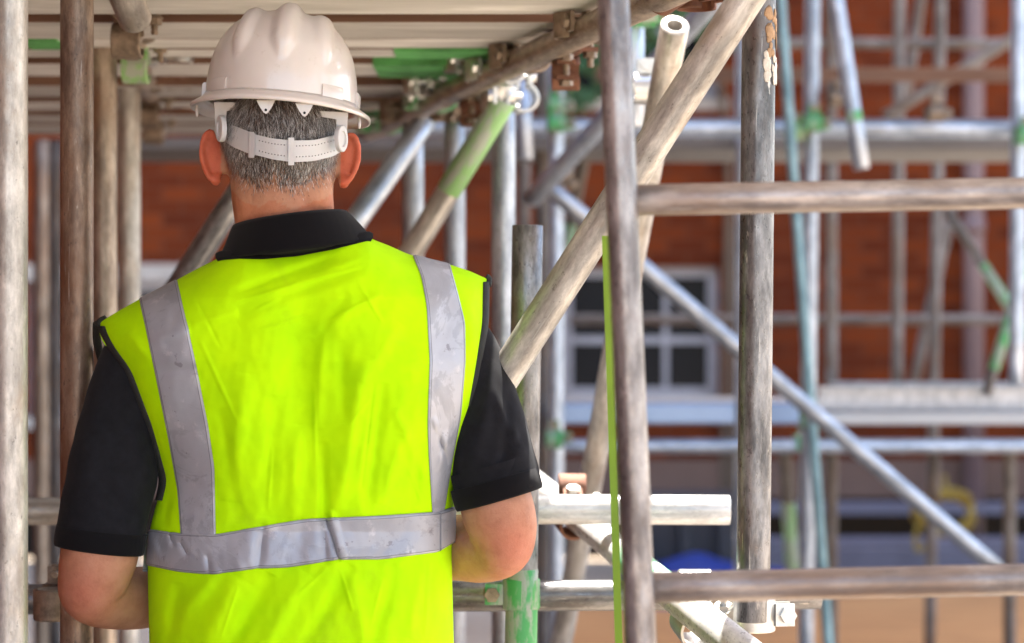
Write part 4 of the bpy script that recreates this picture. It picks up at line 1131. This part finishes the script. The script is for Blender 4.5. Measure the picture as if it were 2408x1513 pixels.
# triangular tabs with holes under the rim
for px in (625, 716):
    py = 250 + (px - 625) * .075
    bm = bmesh.new(); d = 3.42 - .134
    pr = [(-22, -14), (-13, 4), (-5, 15), (0, 18), (5, 15), (13, 4), (22, -14)]
    fr_ = [bm.verts.new(PT(px + a, py + b2, d)) for a, b2 in pr]; bk_ = [bm.verts.new(PT(px + a, py + b2, d) + Vector((0, .0022, 0))) for a, b2 in pr]
    n_ = len(pr)
    bm.faces.new(fr_); bm.faces.new(bk_[::-1])
    for k in range(n_): bm.faces.new((fr_[k], fr_[(k + 1) % n_], bk_[(k + 1) % n_], bk_[k]))
    sharp(link('rim_tab', bm, hat_m, hat))
    bm = bmesh.new(); c_ = PT(px, py + 9, d - .0006); ringtube(bm, [c_, c_ + Vector((0, .001, 0))], [.0018, .0018], 14); link('rim_hole', bm, plain('dark_hole', (.01, .01, .01), .9), hat)
# nape strap
def strap(xa, xb, topc, botc, off, name, n=70, m=10, holes=False):
    bm = bmesh.new(); g = []
    for sgn_ in (0, 1):
        gg = []
        for i in range(n + 1):
            x = xa + (xb - xa) * i / n; yt, yb = smooth_poly(topc, x, h=10), smooth_poly(botc, x, h=10)
            s = (x - 661) / 150
            d = 3.42 - .118 * math.sqrt(max(0.02, 1 - min(.98, s * s))) - off + (.0022 if sgn_ else 0)
            gg.append([bm.verts.new(PT(x, yt + (yb - yt) * j / m, d)) for j in range(m + 1)])
        g.append(gg)
    for gg in g:
        for i in range(n):
            for j in range(m): bm.faces.new((gg[i][j], gg[i + 1][j], gg[i + 1][j + 1], gg[i][j + 1]))
    for i in range(n):
        for j in (0, m): bm.faces.new((g[0][i][j], g[0][i + 1][j], g[1][i + 1][j], g[1][i][j]))
    for i in (0, n):
        for j in range(m): bm.faces.new((g[0][i][j], g[0][i][j + 1], g[1][i][j + 1], g[1][i][j]))
    return sharp(link(name, bm, har, hat), 60)
ST = [(525, 290), (545, 294), (590, 312), (640, 324), (690, 329), (740, 328), (790, 315), (812, 300)]
SB = [(525, 330), (545, 345), (590, 364), (640, 377), (690, 384), (740, 381), (790, 368), (812, 350)]
strap(528, 600, ST, SB, .0030, 'nape_strap'); strap(590, 808, [(x, y + 2) for x, y in ST], [(x, y - 2) for x, y in SB], .0, 'nape_strap')
strap(584, 598, [(500, 306), (700, 316)], [(500, 366), (700, 378)], .0058, 'strap_buckle', 6); strap(678, 692, [(600, 324), (700, 324)], [(600, 389), (700, 389)], .0050, 'strap_buckle', 6)
bm = bmesh.new()
for row in (.27, .74):
    for i in range(26):
        x = 610 + i * 7.3
        if 672 < x < 697: continue
        yt, yb = smooth_poly(ST, x, h=10), smooth_poly(SB, x, h=10); s = (x - 661) / 150
        d = 3.42 - .118 * math.sqrt(max(0.02, 1 - min(.98, s * s))) - .0004
        c_ = PT(x, yt + (yb - yt) * row, d); ringtube(bm, [c_, c_ + Vector((0, .001, 0))], [.0008, .0008], 8)
link('strap_holes', bm, plain('hole_shadow', (.10, .09, .085), .9), hat)
# side knobs and hangers
for (kx, ky, s) in ((519, 303, -1), (803, 327, 1)):
    c_ = PT(kx, ky, 3.345); rt = Matrix.Rotation(R(s * 60), 3, 'Z')
    bm = bmesh.new()
    def disc(r, h0, h1, seg=36):
        rg = [[bm.verts.new(c_ + rt @ Vector((math.cos(2 * math.pi * k / seg) * q_ * .78, hh, math.sin(2 * math.pi * k / seg) * q_ * 1.15))) for k in range(seg)] for q_, hh in ((r, h0), (r, h1 + .001), (r - .001, h1), (r * .62, h1), (r * .55, h1 + .002), (r * .3, h1 + .002))]
        for a_, b_ in zip(rg, rg[1:]):
            for k in range(seg): bm.faces.new((a_[k], a_[(k + 1) % seg], b_[(k + 1) % seg], b_[k]))
        bm.faces.new(rg[0][::-1]); bm.faces.new(rg[-1])
    disc(.0160, .004, -.003)
    sharp(link('side_knob', bm, har, hat), 40)
    bm = bmesh.new()
    pts = [(kx - 12, ky - 5), (kx - 14, ky - 45), (kx - 16, ky - 62), (kx + 60 * -s + 0, ky - 62), (kx + 58 * -s, ky - 50), (kx + 14 * -s + (0 if s > 0 else 0), ky - 42), (kx + 12, ky - 5)] if s < 0 else [(kx + 12, ky - 5), (kx + 14, ky - 45), (kx + 16, ky - 62), (kx - 60, ky - 66), (kx - 58, ky - 54), (kx - 12, ky - 46), (kx - 12, ky - 5)]
    f_ = [bm.verts.new(PT(x, y, 3.355 - .0003 * abs(x - kx))) for x, y in pts]; k_ = [bm.verts.new(v_.co + Vector((0, .003, 0))) for v_ in f_]; n_ = len(pts)
    bm.faces.new(f_); bm.faces.new(k_[::-1])
    for k in range(n_): bm.faces.new((f_[k], f_[(k + 1) % n_], k_[(k + 1) % n_], k_[k]))
    sharp(link('harness_arm', bm, har, hat), 40)
